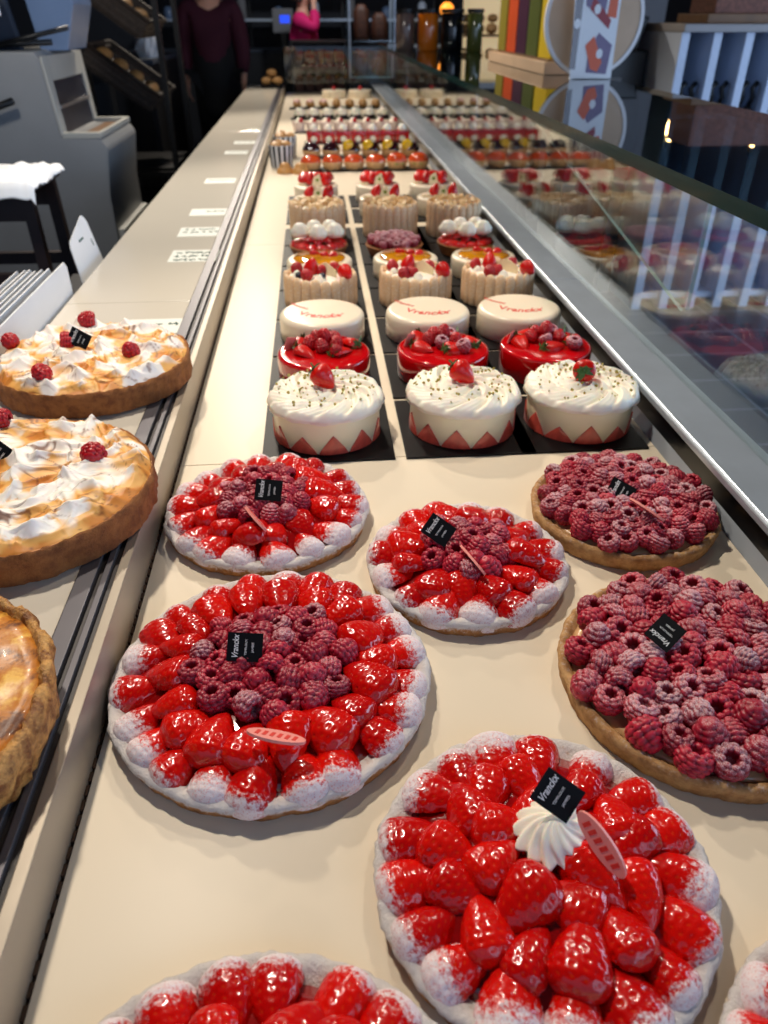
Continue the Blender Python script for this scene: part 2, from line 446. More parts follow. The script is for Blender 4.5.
SBG = [strawberry_half_mesh('strawberry_g%d' % i, 'strawberry_glazed', i, asp=[.92, 1.02, .84, .96][i], high=[.9, .8, .95, .85][i]) for i in range(4)]
SBS = [strawberry_half_mesh('strawberry_s%d' % i, 'strawberry_sugared', 10+i, asp=[1., .92, 1.06][i], high=[.8, .85, .75][i]) for i in range(3)]
SBF = [strawberry_half_mesh('strawberry_f%d' % i, 'strawberry_fresh', 20+i, asp=[.95, .85][i], high=.9) for i in range(2)]
SBW = strawberry_whole_mesh('strawberry_w'); CAL = calyx_mesh('calyx')
BLU = MB().lathe([(0, -.85), (.5, -.78), (.9, -.35), (1, .1), (.85, .55), (.5, .8), (.42, .86), (.34, .78), (0, .7)], 20).mesh('blueberry', 'blueberry')

def put_rasp(parent, x, y, z, r, up=None, dust=.5, fresh=False):
    """up: 'hole' shows the hollow end, 'tip' the pointed end, else lying"""
    me = rnd.choice(RASPF if fresh else RASP)
    if up == 'hole' and not fresh: me = rnd.choice(RASP[:2])
    if up == 'hole': rot = (PI+rnd.uniform(-.45, .45), rnd.uniform(-.45, .45), rnd.uniform(0, 6.3))
    elif up == 'tip': rot = (rnd.uniform(-.4, .4), rnd.uniform(-.4, .4), rnd.uniform(0, 6.3))
    else: rot = (PI/2+rnd.uniform(-.4, .4), rnd.uniform(-.3, .3), rnd.uniform(0, 6.3))
    return ob('raspberry', me, parent, (x, y, z), rot, r*rnd.uniform(.92, 1.1), dust=float(dust))
def put_straw(parent, x, y, z, ang, L, pitch=0., roll=0., mesh=None, dust=0., name='strawberry'):
    """ang: heading of the tip; pitch > 0 raises the tip"""
    M = Matrix.Rotation(ang-PI/2, 3, 'Z') @ Matrix.Rotation(pitch, 3, 'X') @ Matrix.Rotation(roll, 3, 'Y')
    return ob(name, mesh or rnd.choice(SBG), parent, (x, y, z), M.to_euler(), L, dust=float(dust))
def put_whole(parent, x, y, z, h, tilt=(0, 0, 0), leaf=True):
    o = ob('strawberry', SBW, parent, (x, y, z), tilt, h)
    if leaf: ob('calyx', CAL, o, (0, 0, -.01), (PI, 0, 0), 1.0)
    return o

# ------------------------------------------------------------------ printed pick and chocolate plaque
_a = text_mesh('Vranckx', .0078, 'print_white', .35, .0001, .00008); _b = text_mesh('TEMPLOUX', .0027, 'print_white', 0, .0001); _c = text_mesh('JAMBES', .0027, 'print_white', 0, .0001)
CARD = MB().box(-.0125, .0125, -.0155, .0155, -.0003, .0003).mesh('card', 'card_black', False)
CARDTXT = join_meshes('lettering', [(_a, Matrix.Translation((0, .008, .0005)) @ Matrix.Scale(.78, 4, (1, 0, 0))), (_b, Matrix.Translation((0, -.001, .0005))), (_c, Matrix.Translation((0, -.007, .0005)))], 'print_white')
def put_card(parent, x, y, z, rot, s=1.):
    o = ob('brand_card', CARD, parent, (x, y, z), rot, s, label='black card printed with white script')
    ob('lettering', CARDTXT, o); return o
def plaque_mesh():
    b = MB(); n = 20
    pts = [(.024*math.cos(2*PI*k/n)*(1 if math.cos(2*PI*k/n) > 0 else 1), .0085*math.sin(2*PI*k/n)) for k in range(n)]
    b.prism(pts, 0, .0024, 'z', 0)
    for k in range(6):
        x = -.015+k*.006
        b.prism([(x-.0018, -.003), (x+.0012, -.0035), (x+.0022, .003), (x-.0008, .0035)], .0022, .0027, 'z', 1)
    return b.mesh('plaque', ['pink_choc', 'red_print'], False)
PLAQUE = plaque_mesh()
def put_plaque(parent, x, y, z, rot): return ob('chocolate_plaque', PLAQUE, parent, (x, y, z), rot, label='pink oval plaque with red print')
# ------------------------------------------------------------------ the setting
def slab(name, x0, x1, y0, y1, z0, z1, m): return struct(MB().box(x0, x1, y0, y1, z0, z1).build(name, m))
slab('floor', -3.5, 5.2, -1.5, 11.2, -.1, 0, 'floor_tile')
slab('ceiling', -3.5, 5.2, -1.5, 11.2, 3.0, 3.1, 'ceiling_dark')
slab('wall_back', -3.5, 5.2, 11.0, 11.2, 0, 3.0, 'wall_dark')
slab('wall_left', -3.6, -3.5, -1.5, 11.2, 0, 3.0, 'wall_dark')
w = MB()   # customer side wall with a shop window opening
w.box(5.1, 5.2, -1.5, 11.2, 0, .5); w.box(5.1, 5.2, -1.5, 11.2, 2.7, 3.0); w.box(5.1, 5.2, 3.6, 11.2, .5, 2.7); w.box(5.1, 5.2, -1.5, -.2, .5, 2.7)
struct(w.build('wall_right', 'wall_grey'))

# ------------------------------------------------------------------ service counter on the staff side
Y0, Y1 = -.35, 6.85
sc = thing('service_counter', 'long cream laminate counter beside the pastry case, with a metal edge rail', 'counter', (0, 0, 0))
for i, (a, b) in enumerate(((Y0, 1.47), (1.4715, 4.03), (4.0315, Y1))):
    MB().box(-.49, -.2545, a, b, W-.03, W).build('worktop', 'laminate', sc, bevel=.0015)
MB().box(-.254, -.236, Y0, Y1, W-.03, W+.0015).build('edge_rail', 'rail_mauve', sc, bevel=.001)
g = MB(); g.box(-.2355, -.2295, Y0, Y1, W-.03, W-.005); g.box(-.2235, -.2175, Y0, Y1, W-.03, W-.005); g.build('rail_groove', 'groove', sc)
g = MB(); g.box(-.2295, -.2235, Y0, Y1, W-.03, W+.001); g.build('rail_strip', 'rail_mauve', sc, bevel=.0007)
MB().box(-.2175, -.2075, Y0, Y1, T-.02, W-.001).build('inner_panel', 'inner_wall', sc, bevel=.001)
MB().box(-.48, -.2176, Y0, Y1, .08, W-.0301).build('cabinet_body', 'dark_panel', sc)
MB().box(-.46, -.23, Y0+.02, Y1-.02, 0, .08).build('plinth', 'case_black', sc)

# ------------------------------------------------------------------ refrigerated display case
dc = thing('display_case', 'long pastry display case of cream trays, steel rail and glass front', 'display case', (0, 0, 0))
ys = [Y0, .919, 2.11, 3.3, 4.49, 5.68, 6.85]
for a, b in zip(ys, ys[1:]): MB().box(-.2045, .4700, a+.0006, b-.0006, T-.02, T).build('tray_panel', 'tray_white', dc, bevel=.001)
s = MB()
yy = Y0
while yy < 3.4: s.box(-.2074, -.2049, yy, yy+.009, T-.004, T+.0005); yy += .0135
s.box(-.2074, -.2049, Y0, Y1, T-.02, T-.003); s.build('perforated_seal', 'brown_seal', dc)
MB().prism([(.4701, T-.02), (.4701, T), (.4779, T+.016), (.4779, T-.02)], Y0, Y1, 'y').build('tray_lip', 'steel', dc)
MB().box(.478, .4840, Y0, Y1, T-.02, .9019).build('side_wall', 'case_black', dc)
s = MB(); s.prism([(.4665, .902), (.4665, .910), (.4705, .914), (.545, .914), (.545, .902)], Y0, 1.52, 'y'); s.build('steel_rail', 'steel', dc, bevel=.0015)
for a, b in ((1.5215, 3.9), (3.9015, Y1)):
    s = MB(); s.prism([(.4665, .902), (.4665, .910), (.4705, .914), (.545, .914), (.545, .902)], a, b, 'y'); s.build('steel_rail', 'steel', dc, bevel=.0015)
MB().box(.4845, .56, Y0, Y1, .08, .9015).build('front_cladding', 'dark_panel', dc)
MB().box(-.2073, .48, Y0, Y1, .08, T-.0205).build('case_body', 'dark_panel', dc)
MB().box(-.18, .53, Y0+.02, Y1-.02, 0, .08).build('case_plinth', 'case_black', dc)
for a, b in ((Y0, 2.72), (2.724, 4.8), (4.804, Y1)):
    MB().box(.529, .535, a, b, .9142, 1.1629).build('front_glass', 'glass', dc)
# shelf glass on top: clear faces, green cut edges
s = MB(); s.box(.512, 1.02, Y0, Y1, 1.163, 1.183, 0)
me = s.mesh('shelf_glass', ['glass_shelf', 'glass_edge'], False)
for p in me.polygons:
    if abs(p.normal.z) < .5: p.material_index = 1
ob('shelf_glass', me, dc)
s = MB(); 
for yp in (Y0+.1, 2.6, Y1-.13): MB().box(.98, 1.0, yp, yp+.03, 0, 1.1629).build('shelf_post', 'black_metal', dc)
s = MB(); s.prism([(1.09, 1.1625), (1.09, .991), (1.105, .984), (2.20, 1.1625)], .557, .563, 'x')
me = s.mesh('glass_bracket', ['glass', 'glass_edge_light'], False)
for p in me.polygons:
    if abs(p.normal.x) < .5: p.material_index = 1
ob('glass_bracket', me, dc)
MB().box(-.20, .53, 6.852, 6.858, T+.06, 1.1629).build('end_glass', 'glass', dc)

# ------------------------------------------------------------------ tarts
def crust(parent, R, H, mat, name='crust', rimw=.012, fill=.017, wob=.0012, n=220, foot=.94):
    prof = [(0, 0), (R*.6, 0), (R*foot, 0), (R*(foot+.03), .0015), (R*.985, H*.55), (R, H*.8), (R-.002, H*.97), (R-rimw*.5, H), (R-rimw, H*.93), (R-rimw-.004, fill), (R*.5, fill+.001), (0, fill+.001)]
    ph = rnd.uniform(0, 50)
    def fn(p, a, j):
        if j < 3 or j > 9: return p
        k = 1+wob/R*1.6*nz3(math.cos(a)*7+ph, math.sin(a)*7, j*.12)+wob/R*1.5*nz3(math.cos(a)*24+ph, math.sin(a)*24, j*.5)
        return (p[0]*k, p[1]*k, p[2]+(wob*1.8*nz3(math.cos(a)*18, math.sin(a)*18, ph+j*.4) if 4 < j < 9 else 0))
    b = MB(); b.lathe(prof, n, 0, fn); return b.build(name, mat, parent, smooth=True)

def rosette_mesh(name, R, H, n=16, twist=2.2, amp=.13, mat='whip', layers=26):
    prof = []
    for j in range(layers+1):
        t = j/layers
        prof.append((max(0, R*(1-t)**.62*(1 if t > .08 else .85+t*1.9)), H*t))
    def fn(p, a, j):
        t = j/layers; s_ = 1+amp*math.cos(n*a+twist*t*PI*2)*(1-.3*t)
        s_ *= 1+.05*math.sin(2*a+9*t)
        return (p[0]*s_, p[1]*s_, p[2])
    b = MB(); b.lathe([(0, 0)]+prof, n*6, 0, fn); return b.mesh(name, mat, True)
ROS = rosette_mesh('rosette', .5, .62, 15, .9, .11); ROSF = rosette_mesh('rosette_flat', .5, .44, 14, 1.5, .12)

def strawberry_tart(label, x, y, D, rasp_r, rz=0., card=None, plaque=None, cream=None, group='powdered strawberry tarts', L=.050):
    R = D/2; t = thing('strawberry_tart', label, 'tart', (x, y, T+.0004), 0, group)
    crust(t, R, .019, 'crust_sugared', rimw=.011, fill=.014)
    b = MB(); b.lathe([(0, .029), (R*.35, .028), (R*.62, .0235), (R-.03, .018), (R-.016, .0135), (R-.018, .011), (0, .011)], 48); b.build('glaze', 'glaze_red', t, smooth=True)
    ro = R-.0012-L*.5; n1 = max(10, round(2*PI*ro/.0345))
    for k in range(n1):
        a = rz+2*PI*k/n1+rnd.uniform(-.05, .05)
        put_straw(t, ro*math.cos(a), ro*math.sin(a), .0150, a+PI+rnd.uniform(-.45, .45), L*rnd.uniform(.93, 1.12), .22+rnd.uniform(-.08, .12), rnd.uniform(-.3, .3), rnd.choice(SBS), rnd.uniform(.42, .95))
    r = ro-L*.56; z = .0235; first = True
    lim = rasp_r+.008 if rasp_r else .010
    while r > lim or first:
        first = False
        if rasp_r: r = max(r, rasp_r+.014)
        n = max(3, round(2*PI*r/.0325))
        for k in range(n):
            a = rz+.3+2*PI*k/n+rnd.uniform(-.1, .1)
            flip = rnd.random() < .4; spread = .5 if rasp_r else 1.3
            put_straw(t, r*math.cos(a), r*math.sin(a), z+rnd.uniform(-.002, .003), a+(0 if flip else PI)+rnd.uniform(-spread, spread), L*rnd.uniform(.88, 1.14), rnd.uniform(-.18, .12)*(1 if not flip else -1)+(.1 if not flip else -.12), rnd.uniform(-.35, .35))
        r -= L*.60; z += .0035
    if rasp_r:
        n = int(36*(rasp_r/.07)**2)+4
        for k in range(n):
            rr = rasp_r*math.sqrt((k+.4)/n); a = k*2.39996+rz
            put_rasp(t, rr*math.cos(a)+rnd.uniform(-.002, .002), rr*math.sin(a)+rnd.uniform(-.002, .002), .0385-.006*(rr/rasp_r)**2+rnd.uniform(-.003, .003), .0118, rnd.choice(['lie', 'lie', 'hole', 'tip']), rnd.uniform(.0, .7))
    if cream:
        o = ob('cream_rosette', ROSF, t, cream, (0, 0, .4), (.056, .056, .046), label='white piped cream rosette')
    if card: put_card(t, *card)
    if plaque: put_plaque(t, *plaque)
    return t
def card_rot(tilt, head): return (Matrix.Rotation(math.radians(tilt), 3, 'X') @ Matrix.Rotation(math.radians(head), 3, 'Z')).to_euler()
def E3(ax, ay, az): return (ax, ay, az)
def face_rot(base_dir_deg, lean_deg, roll_deg=0):
    """card standing with its lettering facing the viewer side: heading of the face normal on the ground, lean back from vertical, roll in its own plane"""
    n = math.radians(base_dir_deg)
    M = Matrix.Rotation(n+PI/2, 3, 'Z') @ Matrix.Rotation(math.radians(90-lean_deg), 3, 'X') @ Matrix.Rotation(math.radians(roll_deg), 3, 'Z')
    return M.to_euler()
def lie(az, pitch, roll=0.): return (Matrix.Rotation(az, 3, 'Z') @ Matrix.Rotation(pitch, 3, 'Y') @ Matrix.Rotation(roll, 3, 'X')).to_euler()

strawberry_tart('largest strawberry tart with a wide raspberry centre, its pink plaque lying flat below the raspberries', -.0612, .498, .290, .070, .1,
    card=(-.020, -.006, .056, card_rot(48, 84)), plaque=(.010, -.103, .050, lie(-.28, .05, -.42)))
strawberry_tart('strawberry and raspberry tart behind the largest tart, nearest the pale counter rail', -.0775, .778, .247, .055, .3,
    card=(.006, -.028, .058, card_rot(48, 82)), plaque=(-.008, -.072, .047, lie(-1.05, .1, -.95)))
strawberry_tart('strawberry and raspberry tart in the middle, between two raspberry tarts and the largest tart', .147, .653, .222, .050, .5,
    card=(-.033, .0, .058, card_rot(46, 52)), plaque=(-.004, -.042, .047, lie(-1.2, .08, -1.0)))
strawberry_tart('strawberry tart topped with a white cream rosette, without raspberries', .137, .291, .239, 0, .2,
    card=(.010, .022, .069, card_rot(50, 52)), plaque=(.034, -.008, .056, lie(-1.05, .42, 1.2)), cream=(.008, .014, .036))
strawberry_tart('strawberry tart cut off by the lower left edge, in front of the largest tart', -.0605, .107, .290, 0, .0)
strawberry_tart('strawberry tart cut off at the lower right corner, its dusted rim just showing', .322, .118, .25, 0, .15)

def raspberry_tart(label, x, y, D, rb, card, plaque=None):
    R = D/2; t = thing('raspberry_tart', label, 'tart', (x, y, T+.0004), 0, 'raspberry tarts')
    crust(t, R, .022, 'crust_golden', rimw=.009, fill=.015, wob=.001)
    b = MB(); b.lathe([(0, .019), (R-.02, .018), (R-.0125, .0165), (R-.0145, .012), (0, .012)], 48); b.build('custard', 'custard', t, smooth=True)
    n = 98; ru = R-.0125
    for k in range(n):
        rr = ru*math.sqrt((k+.5)/n); a = k*2.39996
        e = rr/ru
        put_rasp(t, rr*math.cos(a)+rnd.uniform(-.0025, .0025), rr*math.sin(a)+rnd.uniform(-.0025, .0025), .0275+.008*(1-e**3)+rnd.uniform(-.004, .004)*(1 if e < .9 else .3), rb,
                 rnd.choice(['hole', 'hole', 'lie', 'lie', 'tip']) if e < .9 else rnd.choice(['hole', 'hole', 'lie']), rnd.uniform(.15, .85))
    put_card(t, *card)
    if plaque: put_plaque(t, *plaque)
    return t
raspberry_tart('raspberry tart behind, its black card sunk among the berries beside a pink plaque', .3565, .742, .224, .0115, (-.012, -.012, .047, card_rot(38, 55)), (-.002, -.062, .052, lie(-1.0, .12, -.8)))
raspberry_tart('larger raspberry tart with a tilted black card lying on its berries, beside the rosette tart', .3345, .467, .265, .0131, (-.040, .012, .056, card_rot(22, 128)))

def meringue_tart(label, x, y, D, rasps, card, seed, rz=0.):
    R = D/2; t = thing('meringue_tart', label, 'tart', (x, y, W+.0020), 0, 'toasted meringue tarts')
    crust(t, R, .036, 'crust_brown', rimw=.006, fill=.03, wob=.0016, foot=.965)
    R2 = random.Random(seed); rm = R-.0035
    pk = []
    while len(pk) < 44:
        a, r = R2.uniform(0, 6.283), rm*.93*math.sqrt(R2.random())
        p = (r*math.cos(a), r*math.sin(a))
        if all(math.hypot(p[0]-q[0], p[1]-q[1]) > .0255 for q in pk): pk.append((p[0], p[1], R2.uniform(.5, 1.1), R2.uniform(0, 6.28), R2.uniform(.017, .031)))
    nr, na = 110, 300; v = []; f = []; toast = []; sco = []
    px = np.array([q[0] for q in pk]); py = np.array([q[1] for q in pk]); pa = np.array([q[2] for q in pk]); pd = np.array([q[3] for q in pk]); ps = np.array([q[4] for q in pk])
    for j in range(nr+1):
        r = rm*(j/nr)**.8 if j else 0
        for k in range(na):
            a = 2*PI*k/na; X, Y = r*math.cos(a), r*math.sin(a)
            wx = X+.006*nz3(X*40, Y*40, seed); wy = Y+.006*nz3(X*40, Y*40, seed+9)
            dx, dy = wx-px, wy-py
            u = dx*np.cos(pd)+dy*np.sin(pd); w_ = -dx*np.sin(pd)+dy*np.cos(pd)
            w_ = w_+u*u*14          # curled crest
            d = np.sqrt((u/1.7)**2+(w_*1.15)**2)/ps
            asym = np.where(w_ > 0, 1.35, .8)
            hh = pa*np.exp(-(d*asym)**1.05*1.75)
            i = int(np.argmax(hh)); h = float((hh**5).sum()**.2); second = float(np.partition(hh, -2)[-2])
            swirl = abs(nz3(X*26+3*nz3(X*12, Y*12, seed), Y*26, seed+4))
            crest = max(0, 1-swirl*7)
            edge = min(1., (rm-r)/.012)
            low = nz3(X*24, Y*24, seed+20)
            z = .034+.004*edge+(.020*h+.0055*crest*max(0, 1.1-h)*max(0, .7+low)+.002*nz3(X*60, Y*60, seed+50))*edge
            if j >= nr-1: z = .034
            v.append((X, Y, z))
            tv = .46-(h-.2)*1.1+low*.75+.2*nz3(X*70, Y*70, seed+2)+.25*(1-min(1, abs(h-second)*12))*.6
            if w_[i] > .002 and h > .25: tv -= .15
            toast.append(max(0, min(1, tv)))
            st_ = abs(nz3(X*34+2.2*nz3(X*18, Y*18, seed+60), Y*34+2.2*nz3(Y*18, X*18, seed+61), seed+62))
            line = max(0, 1-st_*15)*(.75 if h < .75 else .35)+max(0, 1-swirl*16)*max(0, low+.25)*.7
            sco.append(max(0, min(.85, 1.5*line*max(0, .6+1.3*nz3(X*30, Y*30, seed+31)))))
    for j in range(nr):
        for k in range(na): f.append((j*na+k, j*na+(k+1) % na, (j+1)*na+(k+1) % na, (j+1)*na+k))
    b = MB(); b.add(v, f); me = b.mesh('meringue', 'meringue', True, attrs={'toast': toast, 'scorch': sco})
    me.flip_normals() if me.polygons[nr*na//2].normal.z < 0 else None
    ob('meringue', me, t)
    def top(X, Y): return max(p[2] for p in v if (p[0]-X)**2+(p[1]-Y)**2 < 1.6e-5)
    for q in rasps: put_rasp(t, q[0]-x, q[1]-y, min(top(q[0]-x, q[1]-y), .049)+.006, .0122, q[2] if len(q) > 2 else 'tip', 0, True)
    put_card(t, card[0]-x, card[1]-y, min(top(card[0]-x, card[1]-y), .05)+.010, card[2])
    return t
meringue_tart('toasted meringue tart behind, the one carrying five raspberries and an upright black card', -.345, 1.100, .284, [(-.374, 1.207, 'lie'), (-.383, 1.116, 'lie'), (-.284, 1.083, 'tip'), (-.387, .999, 'hole'), (-.470, 1.128, 'lie')], (-.363, 1.109, card_rot(70, 60)), 3)
meringue_tart('toasted meringue tart in front, between the other meringue tart and the golden flan', -.347, .738, .302, [(-.263, .762, 'lie'), (-.395, .862, 'lie')], (-.372, .775, card_rot(62, 50)), 8)

fl = thing('flan_tart', 'golden baked flan tart in ragged puff pastry at the left edge', 'tart', (-.362, .400, W+.0020))
R = .148
prof = [(0, 0), (R*.9, 0), (R*.95, .004), (R*.985, .02), (R, .036), (R*.985, .046), (R*.955, .0475), (R*.925, .043), (R*.9, .036), (R*.5, .034), (0, .034)]
def pf(p, a, j):
    if j < 2 or j > 8: return p
    k = 1+.03*nz3(math.cos(a)*9, math.sin(a)*9, j*.8)+.02*nz3(math.cos(a)*30, math.sin(a)*30, j*1.6)
    return (p[0]*k, p[1]*k, p[2]+.006*nz3(math.cos(a)*12, math.sin(a)*12, 3))
b = MB(); b.lathe(prof, 200, 0, pf); b.build('pastry_shell', 'puff', fl, smooth=True)
b = MB()
def ff(p, a, j):
    return (p[0], p[1], p[2]+.006*nz3(p[0]*22, p[1]*22, 1)+.003*nz3(p[0]*60, p[1]*60, 2)) if j < 13 else p
b.lathe([(0, .043)]+[(R*.925*k/12, .043+.002*(1-(k/12)**4)) for k in range(1, 13)]+[(R*.93, .035), (0, .0352)], 120, 0, ff); b.build('custard_filling', 'flan_top', fl, smooth=True)
# ------------------------------------------------------------------ whole cakes on black boards, three to a row
plain('strawb_cut', srgb(206, 84, 70), .3, coat=.6, nscale=90, namt=.25)
plain('shaving', srgb(232, 196, 144), .5, nscale=60, namt=.12)
plain('pink_fruit', srgb(206, 60, 62), .2, coat=.8, nscale=30, namt=.25)
plain('pale_pink', srgb(226, 176, 170), .35, nscale=40, namt=.15)
plain('cup_clear', srgb(214, 196, 190), .15, coat=.5)
plain('nut', srgb(196, 146, 70), .5, nscale=80, namt=.35)
XS = (.0, .2015, .379); COL = ('left', 'middle', 'right')
BW = .0036
def board(ix, y, what, w=.186, d=.186):
    o = MB().box(-w/2, w/2, -d/2, d/2, 0, .003).build('cake_board', 'board_black', bevel=.0006)
    o.location = (XS[ix] if ix < 2 else XS[ix]-.014, y, T+.0003)
    return tag(o, 'black square board under the %s' % what, 'cake board', 'black cake boards')
def rounded(R, H, e=.006, n=6, lip=0.):
    return [(0, 0), (R-.002, 0), (R, .002)]+[(R-e+e*math.cos(PI/2*k/n), H-e+e*math.sin(PI/2*k/n)) for k in range(n+1)]+[(R*.5, H+lip), (0, H+lip)]
def lat(parent, name, mat, prof, n=64, fn=None, **k):
    b = MB(); b.lathe(prof, n, 0, fn); return b.build(name, mat, parent, smooth=True, angle=.9, **k)
def where(ix): return {0: 'beside the pale counter rail', 1: 'in the middle column', 2: 'beside the black side wall'}[ix]

# cream swirl
def swirl_mesh():
    nr, na = 46, 260; R = .0835; v = []; f = []
    for j in range(nr+1):
        t = j/nr; r = R*t
        for k in range(na):
            a = 2*PI*k/na
            if t > .5:
                s_ = (12*(a/(2*PI))+3.4*t+.2) % 1; env = math.sin(PI*min(1, (t-.5)/.5*.9+.1))**.5
                z = env*(.0105*(1-s_)**.8*min(1, s_*5)+.0045+.0009*math.cos(4*2*PI*s_))
                rr = r*(1+.03*math.sin(PI*s_)*(t-.5)*2)
            else:
                s_ = (8*(a/(2*PI))+4.2*t) % 1; env = math.sin(PI*min(1, max(0, (t-.1)/.42)))**.5 if t > .1 else 0
                z = .006+env*(.0095*(1-s_)**.8*min(1, s_*5)+.002+.0008*math.cos(4*2*PI*s_))
                rr = r
            z += .0018*nz3(rr*math.cos(a)*60, rr*math.sin(a)*60)
            if t > .94: z -= (t-.94)*.10
            v.append((rr*math.cos(a), rr*math.sin(a), z))
    for j in range(nr):
        for k in range(na): f.append((j*na+k, j*na+(k+1) % na, (j+1)*na+(k+1) % na, (j+1)*na+k))
    f.append(tuple(nr*na+k for k in range(na)))
    b = MB(); b.add(v, f); return b.mesh('cream_swirl', 'whip', True)
SWIRL = swirl_mesh()
def arch_mesh(w, h, R):
    """pointed cut-strawberry slice bent round a cylinder of radius R"""
    n = 8; v = []; f = []
    for j in range(n+1):
        t = j/n; hw = w/2*(1-t**1.15)*(1-.05*(1-t)**4)
        for i in range(7):
            a = (-hw+2*hw*i/6)/R
            for d in (-.002, .0012+.0006*math.sin(PI*i/6)): v.append(((R+d)*math.sin(a), -(R+d)*math.cos(a), t*h))
    id_ = lambda j, i, d: (j*7+i)*2+d
    for j in range(n):
        for i in range(6):
            f.append((id_(j, i, 1), id_(j, i+1, 1), id_(j+1, i+1, 1), id_(j+1, i, 1))); f.append((id_(j, i, 0), id_(j+1, i, 0), id_(j+1, i+1, 0), id_(j, i+1, 0)))
        f.append((id_(j, 0, 0), id_(j, 0, 1), id_(j+1, 0, 1), id_(j+1, 0, 0))); f.append((id_(j, 6, 1), id_(j, 6, 0), id_(j+1, 6, 0), id_(j+1, 6, 1)))
    for i in range(6): f.append((id_(0, i, 0), id_(0, i+1, 0), id_(0, i+1, 1), id_(0, i, 1)))
    b = MB(); b.add(v, f); return b.mesh('slice', 'strawb_cut', True, angle=.9)
ARCH = [arch_mesh(.0440, .029, .0775), arch_mesh(.0440, .025, .0775), arch_mesh(.0440, .022, .0775)]
desc = ['left strawberry cream cake in the front cake row, on a black board near the counter', 'middle strawberry cream cake in the front cake row, between the two others like it', 'right strawberry cream cake in the front cake row, its berry turned leaves forward']
for ix in range(3):
    board(ix, 1.003, '%s strawberry cream cake of the front row' % COL[ix])
    t = thing('strawberry_cream_cake', desc[ix], 'cake', (XS[ix], 1.003, T+BW), 0, 'strawberry cream cakes')
    lat(t, 'cake_body', 'bavarois', rounded(.0775, .057, .003))
    for k in range(11): ob('strawberry_slice', ARCH[(k+ix) % 3 if rnd.random() < .6 else 0], t, (0, 0, .0008), (0, 0, 2*PI*k/11+.1+ix*.2))
    ob('cream_swirl', SWIRL, t, (0, 0, .056), (0, 0, ix*1.3))
    td = Vector([(.6, -.3, -.62), (.62, -.36, -.5), (.25, .75, -.3)][ix]).normalized(); p0 = Vector((0, 0, .081))-td*.022
    s_ = put_whole(t, p0.x, p0.y, p0.z, .040, td.to_track_quat('Z', 'Y').to_euler())
    cr = MB()
    for k in range(95):
        a, r = rnd.uniform(0, 6.28), .074*math.sqrt(rnd.uniform(.06, 1)); q = rnd.uniform(.0010, .0023); M = Matrix.Translation((r*math.cos(a), r*math.sin(a), .0715+rnd.uniform(-.003, .002)-(.004 if r > .06 else 0))) @ Euler((rnd.uniform(0, 3), rnd.uniform(0, 3), 0)).to_matrix().to_4x4()
        cr.prism([(q, 0), (.3*q, q), (-q, .4*q), (-.5*q, -q), (.6*q, -.8*q)], -q*.6, q*.6, 'z', 0, M)
    cr.build('pistachio_crumbs', 'pistachio', t, kind='stuff')

def berries_fresh(t, z, spots):
    for kind, x, y, h, s_ in spots:
        if kind == 'r': put_rasp(t, x, y, z+.010+(.012 if h == 1 else 0), .0105, rnd.choice(['lie', 'tip']), 0, True)
        elif kind == 'h': put_rasp(t, x, y, z+.011, .0112, 'hole', .8)
        elif kind == 's':
            o = put_straw(t, x, y, z+.001+(.012 if s_ > .04 else 0), h, .043, rnd.uniform(-.1, .15), rnd.uniform(-.5, .5), rnd.choice(SBF)); ob('calyx', CAL, o, (0, -.49, .12), (PI/2, 0, 0), .8)
        elif kind == 'w': put_whole(t, x, y, z+.013, .034, (PI/2-.1, 0, h))
        elif kind == 'b': ob('blueberry', BLU, t, (x, y, z+.0075), (.3, .2, 0), .0075)
for ix in range(3):
    y = 1.200; board(ix, y, '%s red mirror-glazed cake' % COL[ix])
    t = thing('red_glazed_cake', '%s glossy red glazed cake topped with strawberries, %s' % (COL[ix], where(ix)), 'cake', (XS[ix], y, T+BW), 0, 'red glazed cakes')
    lat(t, 'cake_body', 'red_glaze', rounded(.0775, .047, .006), 96)
    sp = []
    r2 = random.Random(40+ix)
    for k in range(5):
        a = k*1.256+.3+ix; sp.append(('s', .046*math.cos(a)+r2.uniform(-.004, .004), .010+.034*math.sin(a), a+r2.uniform(1.2, 2.0), .03))
    for k in range(5):
        a = k*1.26+.8; sp.append((('r' if k % 3 or ix == 0 else 'h'), .024*math.cos(a), .016+.022*math.sin(a), 0, 0))
    sp += [('r', .002, .014, 1, 0), ('h' if ix else 'r', .020+.01*ix, -.026, 0, 0)]
    berries_fresh(t, .0465, sp)
    b = MB(); b.box(-.0125, .0125, -.0006, .0006, -.011, .011); b.build('pink_plaque_edge' if False else 'chocolate_plaque', 'pink_choc', t, loc=(-.056, .012, .056), rot=(.2, .3, .9))
